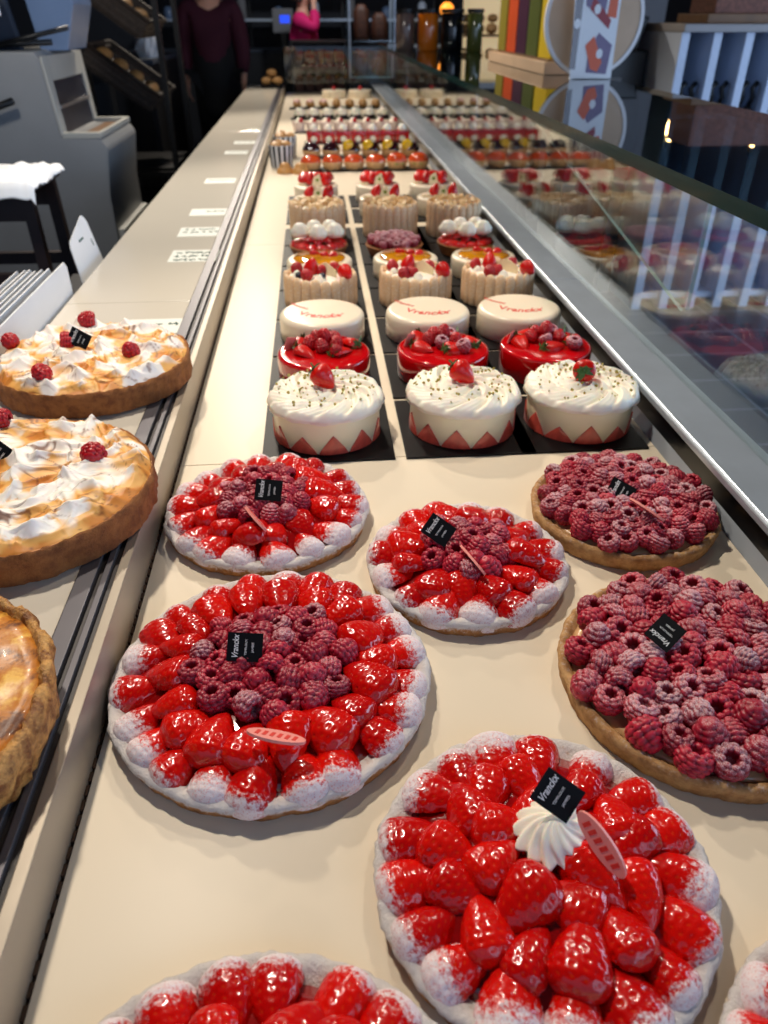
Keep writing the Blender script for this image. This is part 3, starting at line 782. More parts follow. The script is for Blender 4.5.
# stencilled cream cakes
_w = text_mesh('Vranckx', .030, 'red_print', .3, .0002, .0005); _w2 = text_mesh('Vranckx', .013, 'red_print', .3, .0002, .0003)
def stencil_mesh():
    b = MB()
    for me, sx, off, cur in ((_w, .82, (.004, -.028), 7.), (_w2, .9, (-.042, .002), 7.)):
        for p in [0]:
            vs = []
            for v in me.vertices:
                X, Y = v.co.x*sx+off[0], v.co.y+off[1]
                Y += cur*(X-.01)**2*1.2
                vs.append((X, Y, v.co.z))
            b.add(vs, [tuple(q.vertices) for q in me.polygons])
    return b.mesh('stencil', 'red_print', False)
STEN = stencil_mesh()
for ix in range(3):
    y = 1.395; board(ix, y, '%s cream cake with red script' % COL[ix])
    t = thing('cream_cake', '%s smooth cream cake stencilled with red script, behind the %s red glazed cake' % (COL[ix], COL[ix]), 'cake', (XS[ix], y, T+BW), 0, 'stencilled cream cakes')
    lat(t, 'cake_body', 'white_glaze', rounded(.080, .049, .011, 8, .001), 80)
    ob('stencil_lettering', STEN, t, (-.006, -.002, .0502), (0, 0, -.15), label='red script lettering')
# ladyfinger charlottes
def finger_mesh(h, w=.0215, d=.012):
    b = MB(); n = 12
    prof = [(0, 0), (.42, .0), (.49, .02), (.5, .3), (.5, .75), (.46, .9), (.34, .97), (.16, 1.), (0, 1.004)]
    b.lathe([(r, z*h) for r, z in prof], n, 0, None, Matrix.Diagonal((w, d, 1, 1)))
    return b.mesh('finger', 'ladyfinger', True)
FING = [finger_mesh(.068), finger_mesh(.0655), finger_mesh(.070)]; FTALL = [finger_mesh(.089), finger_mesh(.086), finger_mesh(.091)]
def finger_ring(t, R, meshes, n=22):
    for k in range(n):
        a = 2*PI*k/n; ob('ladyfinger', rnd.choice(meshes), t, (R*math.cos(a), R*math.sin(a), .0005), (0, 0, a+PI/2))
def choc_sheet(t, x, y, z, rz, lean, w=.05, h=.036, name='white_chocolate_shard'):
    b = MB(); n = 8
    pts = [(-w/2, 0), (w/2, 0), (w/2*.9, h*.6), (0, h), (-w/2*.9, h*.55)]
    b.prism(pts, -.001, .001, 'y'); return b.build(name, 'white_choc', t, bevel=.0004, loc=(x, y, z), rot=(lean, 0, rz))
for ix in range(3):
    y = 1.592; board(ix, y, '%s ladyfinger charlotte' % COL[ix])
    t = thing('charlotte_cake', '%s ladyfinger charlotte with berries and a white shard, %s' % (COL[ix], where(ix)), 'cake', (XS[ix], y, T+BW), 0, 'ladyfinger charlottes')
    finger_ring(t, .0715, FING)
    lat(t, 'cream_filling', 'whip', [(0, .001), (.066, .001), (.066, .058), (.055, .064), (.02, .066), (0, .066)], 48, lambda p, a, j: (p[0], p[1], p[2]+(.004*nz3(p[0]*50, p[1]*50, ix) if j > 2 else 0)))
    z = .062
    put_whole(t, -.022, -.006, z+.004, .036, (.25, .3, ix)); o = put_whole(t, .045, -.030, z+.02, .036, (PI/2+.35, 0, .5))
    for dx, dy, k in ((-.028, -.042, 'lie'), (-.012, -.036, 'hole') if ix else (.004, -.012, 'lie'), (.030, .008, 'lie'), (-.048, .010, 'tip')): put_rasp(t, dx, dy, z+.010, .0115, k, .1, True)
    if ix == 0: ob('blueberry', BLU, t, (.004, -.046, z+.008), (.3, 0, 0), .008); ob('blueberry', BLU, t, (-.044, -.026, z+.006), (.3, 0, 0), .0075)
    choc_sheet(t, .010, -.016, z-.002, -.75, -.15, .064, .030)
    for q in range(5): ob('cream_blob', ROS, t, (.05*math.cos(q*1.25+2.2), .05*math.sin(q*1.25+2.2), z-.002), (0, 0, q), .026)
# white cakes with an orange jelly top
for ix in range(3):
    y = 1.787; board(ix, y, '%s orange-topped white cake' % COL[ix])
    t = thing('orange_jelly_cake', '%s white cake with a glossy orange jelly disc, behind the %s charlotte' % (COL[ix], COL[ix]), 'cake', (XS[ix]+(.008 if ix == 2 else 0), y, T+BW), 0, 'orange jelly cakes')
    lat(t, 'cake_body', 'white_glaze', rounded(.076, .043, .008, 6), 64)
    lat(t, 'jelly_disc', 'jelly_orange', [(0, .0425), (.058, .0425), (.060, .045), (.057, .0475), (.03, .0485), (0, .0485)], 48)
    for q in range(3): put_straw(t, -.01+.02*q, .02-.01*q, .048, q*2., .026, 0, 0, SBF[0])
# berry tarts
ROUND = MB().lathe([(0, 0), (.75, .0), (1, .18), (1.02, .42), (.8, .62), (.72, .7), (.62, .84), (.35, .97), (0, 1)], 36, 0, lambda p, a, j: (p[0]*(1+.06*math.cos(7*a)), p[1]*(1+.06*math.cos(7*a)), p[2])).mesh('dollop', 'whip')
for ix in range(3):
    y = 1.982; board(ix, y, '%s berry tart behind the orange-topped cakes' % COL[ix])
    if ix == 1:
        t = thing('small_raspberry_tart', 'small sugared raspberry tart on a black board behind the middle orange-topped cake', 'tart', (XS[1]-.008, y, T+BW))
        lat(t, 'crust', 'crust_brown', [(0, 0), (.064, 0), (.074, .024), (.070, .026), (.066, .020), (0, .020)], 64)
        for k in range(46):
            rr = .064*math.sqrt((k+.5)/46); a = k*2.39996; put_rasp(t, rr*math.cos(a), rr*math.sin(a), .031+.012*(1-(rr/.066)**2), .0105, rnd.choice(['hole', 'lie']), .8)
    else:
        t = thing('strawberry_dollop_tart', '%s strawberry tart with white cream dollops, behind the %s orange-topped cake' % (COL[ix], COL[ix]), 'tart', (XS[ix], y, T+BW), 0, 'strawberry dollop tarts')
        lat(t, 'crust', 'crust_brown', [(0, 0), (.064, 0), (.074, .026), (.070, .028), (.066, .022), (0, .024)], 64)
        for k in range(13):
            a = 2*PI*k/13; put_straw(t, .052*math.cos(a), .052*math.sin(a), .026, a+PI, .040, .35, rnd.uniform(-.2, .2))
        for k in range(6):
            a = 2*PI*k/6+.4; put_straw(t, .026*math.cos(a), .026*math.sin(a), .038, a, .036, -.2, rnd.uniform(-.4, .4))
        for q, (dx, dy) in enumerate(((-.046, .006), (.0, -.018), (.042, -.004), (-.01, .034), (.03, .034))): ob('cream_dollop', ROUND, t, (dx, dy, .046), (0, 0, q), (.0235, .0235, .032))
# tall shaving cakes
def shaving_mesh(seed):
    r2 = random.Random(seed); b = MB(); n = 9; v = []; L = r2.uniform(.028, .045); cu = r2.uniform(1.2, 2.6); wd = r2.uniform(.008, .014)
    for i in range(n):
        a = cu*(i/(n-1)-.5); R = L/cu
        for d in (0, .0012):
            for s_ in (-1, 1): v.append(((R+d)*math.sin(a), s_*wd/2*(1-.5*abs(i/(n-1)-.5)), (R+d)*math.cos(a)-R))
    f = []
    for i in range(n-1):
        p, q = 4*i, 4*i+4
        f += [(p, p+1, q+1, q), (p+2, q+2, q+3, p+3), (p, q, q+2, p+2), (p+1, p+3, q+3, q+1)]
    f += [(0, 2, 3, 1), (4*n-4, 4*n-3, 4*n-1, 4*n-2)]
    b.add(v, f); return b.mesh('shaving', 'shaving', True, angle=.7)
SHV = [shaving_mesh(i) for i in range(5)]
for ix in range(3):
    y = 2.180; board(ix, y, '%s tall ladyfinger cake with shavings' % COL[ix])
    t = thing('shaving_cake', '%s tall ladyfinger cake heaped with beige shavings, %s' % (COL[ix], where(ix)), 'cake', (XS[ix], y, T+BW), 0, 'tall shaving cakes')
    finger_ring(t, .0705, FTALL)
    lat(t, 'cream_filling', 'whip', [(0, .001), (.065, .001), (.065, .078), (0, .082)], 40)
    for k in range(34):
        rr = .064*math.sqrt((k+.5)/34); a = k*2.4
        ob('chocolate_shaving', SHV[k % 5], t, (rr*math.cos(a), rr*math.sin(a), .086+rnd.uniform(0, .010)), (rnd.uniform(-.7, .7), rnd.uniform(-.5, .5), rnd.uniform(0, 6.3)))
# white cakes crowned with strawberries: two rows
def white_crown(ix, y, label, big):
    t = thing('white_strawberry_cake', label, 'cake', (XS[ix], y, T+BW), 0, 'white cakes crowned with strawberries')
    lat(t, 'cake_body', 'white_glaze', rounded(.072, .052, .006, 6), 56)
    z = .0525
    put_whole(t, -.026, -.014, z+.002, .038, (.2, .35, 1), False); put_whole(t, .034, -.022, z+.001, .036, (-.15, -.1, 2), False); put_whole(t, .036, .016, z+.001, .034, (.3, 0, 2), False)
    for q in range(2):
        b = MB(); b.prism([(-.018, 0), (.016, .002), (.006, .038), (-.012, .026)], -.001, .001, 'y'); o = b.build('white_chocolate_shard', 'white_choc', t, loc=(.004-.01*q, -.03+.035*q, z), rot=(-.35, 0, .3*q-.2)); 
        m = MB(); m.lathe([(0, 0), (.005, 0), (.005, .0006), (0, .0006)], 12); m.build('kiwi_print', 'kiwi', o, loc=(0, -.0012, .018), rot=(PI/2, 0, 0))
    b = MB(); b.tube([(-.058, -.01, z+.003), (-.03, -.02, z+.004)], .003, 8); b.build('chocolate_stick', 'white_choc', t, smooth=True)
    if big:
        for q in range(4): put_straw(t, -.034+.024*q, .018, z+.016, PI/2+q, .062, .5, .2, SBF[q % 2])
    return t
for r, y in enumerate((2.43, 2.645)):
    for ix in range(3):
        board(ix, y, '%s white strawberry cake of the %s such row' % (COL[ix], ('nearer', 'farther')[r]))
        white_crown(ix, y, '%s white cake crowned with strawberries, in the %s of the two such rows' % (COL[ix], ('nearer', 'farther')[r]), r == 1)

# ------------------------------------------------------------------ single pastries on black trays, row after row
NTH = ('first', 'second', 'third', 'fourth', 'fifth', 'sixth', 'seventh', 'eighth', 'ninth')
def row_tray(y, d, x0, x1, what):
    o = MB().box(x0, x1, y-d/2, y+d/2, T+.0004, T+.004).build('pastry_tray', 'board_black', bevel=.001)
    tag(o, 'black tray under the row of %s' % what, 'tray', 'black pastry trays')
def row(n, x0, x1, y, make, name, label, cat, group, k=1.):
    for i in range(n):
        t = thing(name, label % NTH[i], cat, (x0+(x1-x0)*i/(n-1), y, T+.0041), rnd.uniform(-.3, .3), group); make(t, i); t.scale = (k, k, k)
TART = MB().lathe([(0, 0), (.031, 0), (.040, .024), (.0385, .027), (.035, .024), (0, .022)], 32).mesh('tartlet_shell', 'shell_biscuit', True, angle=1.)
def dome(r, h, seed=0, n=28):
    return [(0, 0), (r, 0)]+[(r*math.cos(PI/2*k/8)**.8, h*math.sin(PI/2*k/8)) for k in range(1, 8)]+[(0, h)]
def dome_mesh(name, r, h, mat, lob=0, amp=0.):
    b = MB(); b.lathe(dome(r, h), 40, 0, (lambda p, a, j: (p[0]*(1+amp*abs(math.sin(lob*a/2))), p[1]*(1+amp*abs(math.sin(lob*a/2))), p[2])) if lob else None); return b.mesh(name, mat, True, angle=1.2)
PEACH = dome_mesh('peach', .037, .028, 'peach_fruit', 9, .05); PLUM = dome_mesh('plum', .037, .032, 'plum', 7, .06); KIWID = dome_mesh('kiwi', .034, .018, 'kiwi', 8, .05)
def m_peach(t, i):
    ob('tartlet_shell', TART, t)
    if i >= 4: ob('kiwi_fruit', KIWID, t, (0, -.004, .018))
    ob('peach_topping', PEACH, t, (0, .002, .022 if i < 4 else .026), (0, 0, i))
row_tray(3.262, .098, -.065, .455, 'peach tartlets')
row(6, -.016, .414, 3.262, m_peach, 'peach_tartlet', '%s from the left in the row of orange-red peach tartlets', 'tartlet', 'peach tartlets', 1.07)
WEDGE = MB().lathe([(0, -1), (.45, -.8), (.75, -.35), (.8, .1), (.6, .6), (.25, .92), (0, 1)], 20).mesh('fruit_piece', 'yellow_fruit', True)
def m_plum(t, i):
    ob('tartlet_shell', TART, t); t.rotation_euler = (0, 0, 0)
    ob('plum_topping', PLUM, t, (.004 if i > 1 else 0, 0, .022), (0, 0, i))
    if 1 < i < 6: ob('yellow_fruit', WEDGE, t, (-.013, -.014, .042), (.9, .3, .5), .029)
    else: ob('plum_piece', dome_mesh('plum_piece', .018, .018, 'plum'), t, (-.01, -.008, .040), (.2, -.3, 0))
row_tray(3.58, .10, -.04, .452, 'plum tartlets')
row(6, -.012, .414, 3.58, m_plum, 'plum_tartlet', '%s from the left in the row of dark plum tartlets behind the peach ones', 'tartlet', 'plum tartlets', 1.02)
BUN = dome_mesh('bun', .038, .034, 'bun', 6, .05)
for i, (x, y) in enumerate(((-.118, 3.21), (-.058, 3.20))):
    t = thing('choux_bun', ('left', 'right')[i]+' of two beige choux buns in front of the striped cups', 'bun', (x, y, T+.0005), 0, 'beige choux buns')
    ob('bun_base', BUN, t, (0, 0, 0), (0, 0, i), (.85, .85, .8)); ob('bun_cap', BUN, t, (0, 0, .018), (0, 0, i+1), (.55, .55, .6))
# striped cups holding cookies
for i, (x, y) in enumerate(((-.135, 3.36), (-.125, 3.62))):
    t = thing('striped_cup', ('nearer', 'farther')[i]+' black and white striped paper cup at the left end of the plum row', 'cup', (x, y, T+.0005), 0, 'striped paper cups')
    lat(t, 'cup_wall', 'paper', [(0, 0), (.044, 0), (.050, .082), (.0485, .082), (.043, .002), (0, .002)], 48)
    for k in range(14):
        a0 = 2*PI*k/14; b = MB(); v = []
        for z, R in ((.001, .0443), (.081, .0503)):
            for q in range(4):
                for d in (-.0012, .0003): a = a0+q*(PI/14)/3; v.append(((R+d)*math.cos(a), (R+d)*math.sin(a), z))
        f = []
        for q in range(3):
            f += [(2*q+1, 2*q+3, 8+2*q+3, 8+2*q+1), (2*q, 8+2*q, 8+2*q+2, 2*q+2), (2*q, 2*q+2, 2*q+3, 2*q+1), (8+2*q, 8+2*q+1, 8+2*q+3, 8+2*q+2)]
        f += [(0, 1, 9, 8), (6, 14, 15, 7)]
        b.add(v, f); b.build('stripe', 'black_stripe', t)
    for k, (dx, dy) in enumerate(((-.018, -.012), (.02, -.006), (0, .022))):
        o = MB().lathe([(0, 0), (.020, .001), (.0245, .006), (.021, .011), (0, .0135)], 28).build('cookie', 'bun', smooth=True)
        o.location = (x+dx, y+dy, T+.078+.003*k); o.rotation_euler = (.35-.2*k, .2*k, 0)
        tag(o, 'pale round cookie lying at the %s in the %s striped cup' % (('left', 'right', 'back')[k], ('nearer', 'farther')[i]), 'cookie', 'cookies in the striped cups')
# red jelly pastries
def m_red(t, i):
    t.rotation_euler = (0, 0, 0); b = MB(); b.box(-.0345, .0345, -.030, .030, 0, .048); b.build('jelly_block', 'red_jelly', t, bevel=.006, smooth=True, angle=.9)
    ob('cream_top', ROUND, t, (0, .0, .047), (0, 0, i), (.021, .021, .030))
    b = MB(); b.lathe([(0, 0), (.014, 0), (.014, .002), (0, .002)], 20); b.build('white_disc', 'cream_white', t, loc=(0, -.0300, .016), rot=(PI/2, 0, 0))
row_tray(4.02, .10, -.045, .452, 'red jelly slices')
row(7, .0, .425, 4.02, m_red, 'red_jelly_slice', '%s from the left in the row of red jelly slices with white cream tops', 'pastry', 'red jelly slices')
def m_pink(t, i):
    lat(t, 'cup', 'cup_clear', [(0, 0), (.028, 0), (.035, .045), (.0335, .045), (.027, .003), (0, .003)], 28)
    lat(t, 'pink_mousse', 'pale_pink', [(0, .004), (.027, .004), (.033, .040), (0, .042)], 28)
    ob('cream_top', ROS, t, (0, 0, .040), (0, 0, i), .044); put_rasp(t, .012, -.012, .052, .010, 'tip', .2, True)
row_tray(4.42, .10, -.10, .452, 'pink mousse cups')
row(8, -.075, .42, 4.42, m_pink, 'mousse_cup', '%s from the left in the row of pink mousse cups behind the red slices', 'dessert cup', 'pink mousse cups')
def m_dome(t, i):
    lat(t, 'chocolate_base', 'dark_choc', [(0, 0), (.036, 0), (.037, .018), (.034, .021), (0, .021)], 32)
    ob('cream_dome', dome_mesh('cream_dome', .034, .036, 'whip', 8, .06), t, (0, 0, .020)); b = MB(); b.lathe(dome(.009, .010), 14); b.build('chocolate_dot', 'dark_choc', t, smooth=True, loc=(.004, 0, .054))
row_tray(5.02, .11, -.13, .452, 'white cream domes')
row(7, -.075, .42, 5.02, m_dome, 'cream_dome', '%s from the left in the row of white cream domes on dark bases', 'pastry', 'white cream domes')
def m_nut(t, i):
    b = MB(); b.lathe([(0, -1), (.5, -.93), (.8, -.6), (.9, 0), (.8, .6), (.5, .93), (0, 1)], 20, 0, None, Matrix.Diagonal((.030, .022, .05, 1))); o = b.build('eclair_body', 'bun', t, smooth=True, loc=(0, 0, .021), rot=(PI/2, 0, 0))
    n = MB(); n.lathe(dome(.024, .016), 24, 0, lambda p, a, j: (p[0], p[1]*1.6, p[2]+.002*math.sin(a*7))); n.build('topping', 'nut' if i > 2 else 'pale_pink', t, smooth=True, loc=(0, 0, .034))
row_tray(5.62, .14, -.15, .452, 'glazed eclairs')
row(7, -.10, .42, 5.62, m_nut, 'eclair', '%s from the left in the row of glazed eclairs near the far end', 'pastry', 'glazed eclairs')
for i, (x, y) in enumerate(((.165, 6.38), (.36, 6.38))):
    t = thing('far_cream_cake', ('left', 'right')[i]+' of two round pale cakes at the far end of the case', 'cake', (x, y, T+.0005), 0, 'pale cakes at the far end')
    lat(t, 'cake_body', 'white_glaze', rounded(.088, .05, .006, 6), 48); put_rasp(t, 0, 0, .060, .013, 'tip', 0, True)
# ------------------------------------------------------------------ on and beside the service counter
NOTE_Y = ((-.288, 1.80, .0), (-.300, 2.03, .02), (-.305, 2.26, .01), (-.318, 2.74, .0), (-.314, 3.36, .0), (-.300, 3.64, .0))
NOTE_L = ('largest handwritten white note, nearest the meringue tarts', 'white note with two rows of green handwriting, second from the meringue tarts', 'white note written on only its right half, third from the meringue tarts',
          'white note with one row of green handwriting, fourth from the meringue tarts', 'small pale note, fifth from the meringue tarts', 'faint pale note, sixth and farthest from the meringue tarts')
def note(x, y, w, d, rows, label, rz):
    t = thing('price_note', label, 'note', (x, y, W), rz, 'handwritten price notes')
    MB().box(-w/2, w/2, -d/2, d/2, 0, .0006).build('paper_slip', 'note_paper', t)
    b = MB()
    for r in range(rows):
        yy = d*(.26-.3*r) if rows > 1 else .1*d; x_ = -w*.36 if label[0:11] != 'white note ' or 'right half' not in label else -w*.02
        while x_ < w*.4:
            h = rnd.uniform(.008, .012)
            for q in range(rnd.choice((2, 3))):
                M = Matrix.Translation((x_+rnd.uniform(-.001, .004), yy+rnd.uniform(-.004, .004), .0009)) @ Matrix.Rotation(rnd.choice((0, .3, 1.57, 1.3, -.5)), 4, 'Z')
                b.box(-.0016, .0016, -h*.6, h*.6, -.0003, .0002, 0, M)
            x_ += rnd.choice((.010, .0105, .012, .018))
    b.build('handwriting', 'ink_green', t)
for (x, y, rz), lb, sz, rows in zip(NOTE_Y, NOTE_L, ((.108, .100), (.108, .095), (.100, .085), (.100, .085), (.090, .08), (.09, .08)), (3, 2, 1, 1, 1, 1)): note(x, y, sz[0], sz[1], rows, lb, rz)
note(-.300, 1.330, .100, .075, 1, 'white note half hidden behind the rear meringue tart', .0)

ld = sc
MB().box(-.63, -.4905, .3, 2.0, .80, .815).build('ledge_board', 'dark_panel', ld); MB().box(-.62, -.4905, .5, .52, .6, .7999).build('bracket', 'black_metal', ld); MB().box(-.62, -.4905, 1.8, 1.82, .6, .7999).build('bracket', 'black_metal', ld)
SHEET = None
for i, (x, ye, zt) in enumerate(((-.4965, 1.545, .967), (-.512, 1.50, .968), (-.523, 1.495, .968), (-.534, 1.49, .967), (-.545, 1.495, .968), (-.556, 1.50, .966), (-.567, 1.49, .967))):
    b = MB(); b.prism([(.86, .816), (ye-.03, .816), (ye, .90), (ye, zt-.012), (ye-.012, zt), (.86, zt)], -.0012, .0012, 'x'); b.prism([(.86, .816), (ye-.05, .816), (ye-.015, .90), (ye-.02, zt-.016), (.86, zt-.004)], -.0040, -.0026, 'x'); b.box(-.0040, .0012, .858, .8605, .816, zt-.004)
    o = b.build('folded_cake_box', 'paper'); o.location = (x-.001, 0, 0)
    tag(o, 'folded white cake box in the upright stack, %s from the counter edge' % NTH[i], 'folded box', 'folded white cake boxes')
b = MB(); pts = [(1.655, .8165), (1.865, .8165), (1.872, .975), (1.862, .988), (1.85, .992), (1.715, .967), (1.70, .955)]
b.prism(pts, -.001, .001, 'x'); t = thing('white_card', 'white card standing up alone at the counter edge, past the folded boxes', 'card', (-.497, 0, .8165))
t.rotation_euler = (0, -.24, 0); b.v = [(p[0], p[1], p[2]-.8163) for p in b.v]; b.build('card_sheet', 'paper', t)
m = MB(); m.box(.0009, .0016, 1.765, 1.80, .1355, .1395); m.box(.0009, .0016, 1.845, 1.85, .1085, .1235); m.build('printed_line', 'ink_green', t)
# buns on a small board at the far end of the counter
t = MB().box(-.375, -.215, 6.5, 6.72, W, W+.018).build('serving_board', 'board_black', bevel=.003); tag(t, 'small black board under the stacked buns at the far counter end', 'board')
LOAF = MB().lathe([(0, -1), (.4, -.92), (.75, -.65), (.95, -.2), (.95, .2), (.75, .65), (.4, .92), (0, 1)], 20, 0, lambda p, a, j: (p[0], p[1], p[2])).mesh('loaf', 'bread')
BB = []
for i, (x, y, z) in enumerate(((-.335, 6.56, .950), (-.255, 6.56, .950), (-.335, 6.65, .950), (-.255, 6.65, .950), (-.295, 6.60, 1.000))):
    o = ob('bread_bun', LOAF, None, (x, y, z), (0, PI/2, .1*i), (.028, .044, .040) if False else (.027, .042, .039))
    tag(o, 'golden bun %s on the small black board' % ('at the front left', 'at the front right', 'at the back left', 'at the back right', 'on top of the other four')[i], 'bun', 'buns on the small board')

# ------------------------------------------------------------------ staff area
mc = thing('bread_slicer', 'grey floor-standing bread slicing machine behind the counter', 'machine', (0, 3.2, 0))
b = MB(); b.prism([(-1.75, .0), (-1.75, 1.26), (-.975, 1.26), (-.955, 1.235), (-.936, .985), (-.80, .982), (-.776, .945), (-.80, .78), (-.80, .0)], 0, .55, 'y'); b.build('housing', 'machine_grey', mc, bevel=.012, smooth=True, angle=.6)
M_ = Matrix.Translation((-.945, 0, 1.11)) @ Matrix.Rotation(-.073, 4, 'Y')
b = MB(); b.box(-.004, .006, .0, .06, -.12, .135, 0, M_); b.box(-.004, .006, .49, .55, -.12, .135, 0, M_); b.box(-.004, .006, .06, .49, .055, .135, 0, M_); b.build('front_frame', 'machine_light', mc, bevel=.003)
b = MB(); b.box(-.006, .0015, .06, .49, -.12, .055, 0, M_); b.build('slicing_window', 'machine_dark', mc)
b = MB(); b.box(.0, .012, .06, .49, -.035, -.025, 0, M_); b.build('guide_bar', 'aluminium', mc)
b = MB(); b.box(-.925, -.81, .05, .5, .979, .984); b.build('tray_bed', 'wood_mid', mc); 
b = MB(); b.box(-.935, -.795, .0, .04, .98, 1.0); b.box(-.935, -.795, .51, .55, .98, 1.0); b.box(-.81, -.795, .04, .51, .98, 1.0); b.build('tray_rim', 'machine_light', mc, bevel=.003)
b = MB(); b.box(-.80, -.775, .02, .53, .60, .65); b.build('kick_ledge', 'machine_light', mc, bevel=.004)
b = MB(); b.tube([(-1.45, -.03, 1.04), (-1.20, -.04, 1.07), (-1.07, -.04, 1.11)], .012, 8); b.tube([(-1.16, -.03, 1.06), (-1.16, .0, 1.06)], .01, 8); b.build('lever', 'black_metal', mc, smooth=True)
b = MB(); b.prism([(-1.5, 1.26), (-1.45, 1.75), (-1.12, 1.75), (-1.05, 1.26)], .12, .16, 'y'); b.build('hood_panel', 'slate_cloth', mc, bevel=.005)
b = MB(); b.prism([(-1.0, 1.255), (-1.06, 1.75), (-.86, 1.75), (-.85, 1.40), (-.90, 1.255)], .18, .46, 'y'); b.build('hood_side', 'hood_blue', mc, bevel=.006); b = MB(); b.prism([(-1.56, 1.26), (-1.62, 1.75), (-1.34, 1.75), (-1.40, 1.26)], .0, .08, 'y'); b.build('hood_side', 'hood_blue', mc, bevel=.006)
b = MB(); b.tube([(-1.15, .02, 1.27), (-.85, .05, 1.33)], .008, 8); b.tube([(-1.2, .05, 1.275), (-.93, .1, 1.285)], .01, 8); b.build('push_rod', 'black_metal', mc, smooth=True)
b = MB(); b.box(-1.30, -1.17, -.012, -.002, 1.33, 1.50); o = b.build('wall_notice', 'paper'); o.location = (.13, 3.16, .035); o.name = 'paper_sheet'; tag(o, 'white paper sheet hanging over the slicing machine at the upper left corner', 'paper')
b = MB(); b.tube([(-1.235, -.007, 1.505), (-1.235, -.007, 2.96)], .002, 6); o.parent = None
b.build('hanging_wire', 'black_metal', o)

st = thing('side_table', 'tall dark wooden table at the left edge, carrying a white crumpled cloth', 'table', (-.985, 2.42, 0))
MB().box(-.22, .20, -.14, .16, .955, .98).build('table_top', 'dark_wood', st, bevel=.004)
for sx in (-1, 1):
    for sy in (-1, 1):
        b = MB(); q = [Vector((sx*.18-.005, sy*.11+.01, .955)), Vector((sx*.205-.005, sy*.135+.01, 0))]; b.tube(q, .022, 4); b.build('leg', 'dark_wood', st)
for y_ in (-.115, .11): MB().box(-.18, .17, y_, y_+.02, .88, .9549).build('apron_rail', 'dark_wood', st)
for y_, z_ in ((-.125, .70), (.12, .70), (-.125, .45)): MB().box(-.19, .185, y_, y_+.025, z_, z_+.035).build('stretcher', 'dark_wood', st)
v = []; f = []; n1, n2 = 44, 34
for j in range(n2+1):
    for i in range(n1+1):
        x, y = -.24+.458*i/n1, -.17+.32*j/n2; z = .983+.010*abs(nz3(x*16, y*16, 5))+.012*abs(nz3(x*34, y*34, 7))
        over = max(0, x-.207)+max(0, -.147-y)
        z -= over*1.6; v.append((x+.012*nz3(x*20, y*20, 9), y+.008*nz3(x*20, y*20, 2), z))
nv = len(v); v += [(a, b_, c_-.003) for a, b_, c_ in v]
for j in range(n2):
    for i in range(n1): p = j*(n1+1)+i; f += [(p, p+1, p+n1+2, p+n1+1), (nv+p, nv+p+n1+1, nv+p+n1+2, nv+p+1)]
b = MB(); b.add(v, f); o = b.build('crumpled_cloth', 'paper', smooth=True); o.location = (-.985, 2.42, .002); tag(o, 'crumpled white paper spread over the tall dark table', 'paper')
b = MB(); b.box(-.07, .07, -.05, .05, 0, .006); b.box(-.05, .05, -.03, .03, .006, .009, 1); o = b.build('folded_leaflet', ['slate_cloth', 'orange_print']); o.location = (-1.06, 2.42, 1.006); tag(o, 'small dark leaflet lying on the crumpled white paper', 'leaflet')

rk = thing('bread_rack', 'black metal bread rack holding tilted wicker baskets', 'rack', (-1.02, 4.6, 0))
for x in (-.28, .26):
    for y in (-.02, .62): MB().box(x-.014, x+.014, y-.014, y+.014, 0, 2.3).build('post', 'black_metal', rk)
for z in (.06, .62, 1.75, 2.26): b = MB(); b.box(-.266, .246, -.03, -.01, z, z+.025); b.box(-.266, .246, .61, .63, z, z+.025); b.box(-.29, -.275, -.006, .606, z, z+.025); b.build('cross_bar', 'black_metal', rk)
MB().box(-.262, .242, .0, .6, .645, .66).build('rack_shelf', 'black_metal', rk)
MB().box(-.32, -.296, -.04, .64, 0, 2.3).build('back_panel', 'case_black', rk)
def basket(label, z, x):
    t = thing('wicker_basket', label, 'basket', (x, 4.60, z), 0, 'wicker bread baskets'); t.rotation_euler = (0, .62, 0)
    b = MB(); b.box(-.184, .184, .036, .544, 0, .046); b.build('basket_floor', 'wicker', t)
    for (x0, x1, y0, y1) in ((-.20, .20, .02, .035), (-.20, .20, .545, .56), (-.20, -.185, .035, .545), (.185, .20, .035, .545)):
        b = MB(); b.box(x0, x1, y0, y1, .012, .098)
        for k in range(3): b.box(x0-.004, x1+.004, y0-.004, y1+.004, .02+k*.029, .034+k*.029)
        b.build('basket_side', 'wicker', t, bevel=.003)
    b = MB(); b.tube([(-.20, .02, .103), (.20, .02, .103), (.20, .56, .103), (-.20, .56, .103), (-.20, .02, .103)], .011, 8); b.build('basket_rim', 'wicker', t, smooth=True)
    return t
basket('lower wicker basket on the black rack, holding pale loaves', 1.04, -1.03); basket('upper wicker basket on the black rack, cut off by the top edge', 1.37, -1.03)
Mb = Matrix.Rotation(.62, 4, 'Y')
for lv, z0 in ((0, 1.04), (1, 1.37)):
    for i, (x, y) in enumerate(((.135, .16), (.045, .17), (-.045, .15), (-.135, .17))[:4-lv]):
        p = Mb @ Vector((x, .168, .088)); o = ob('baguette', LOAF, None, (-1.03+p.x, 4.6+p.y, z0+p.z), (0, 0, 0), (.040, .036, .115)); o.rotation_euler = (Matrix.Rotation(.62, 3, 'Y') @ Matrix.Rotation(PI/2, 3, 'X')).to_euler()
        tag(o, 'pale loaf lying %s in the %s wicker basket' % (('lowest', 'second lowest', 'third lowest', 'highest')[i], ('lower', 'upper')[lv]), 'loaf', 'loaves in the wicker baskets')

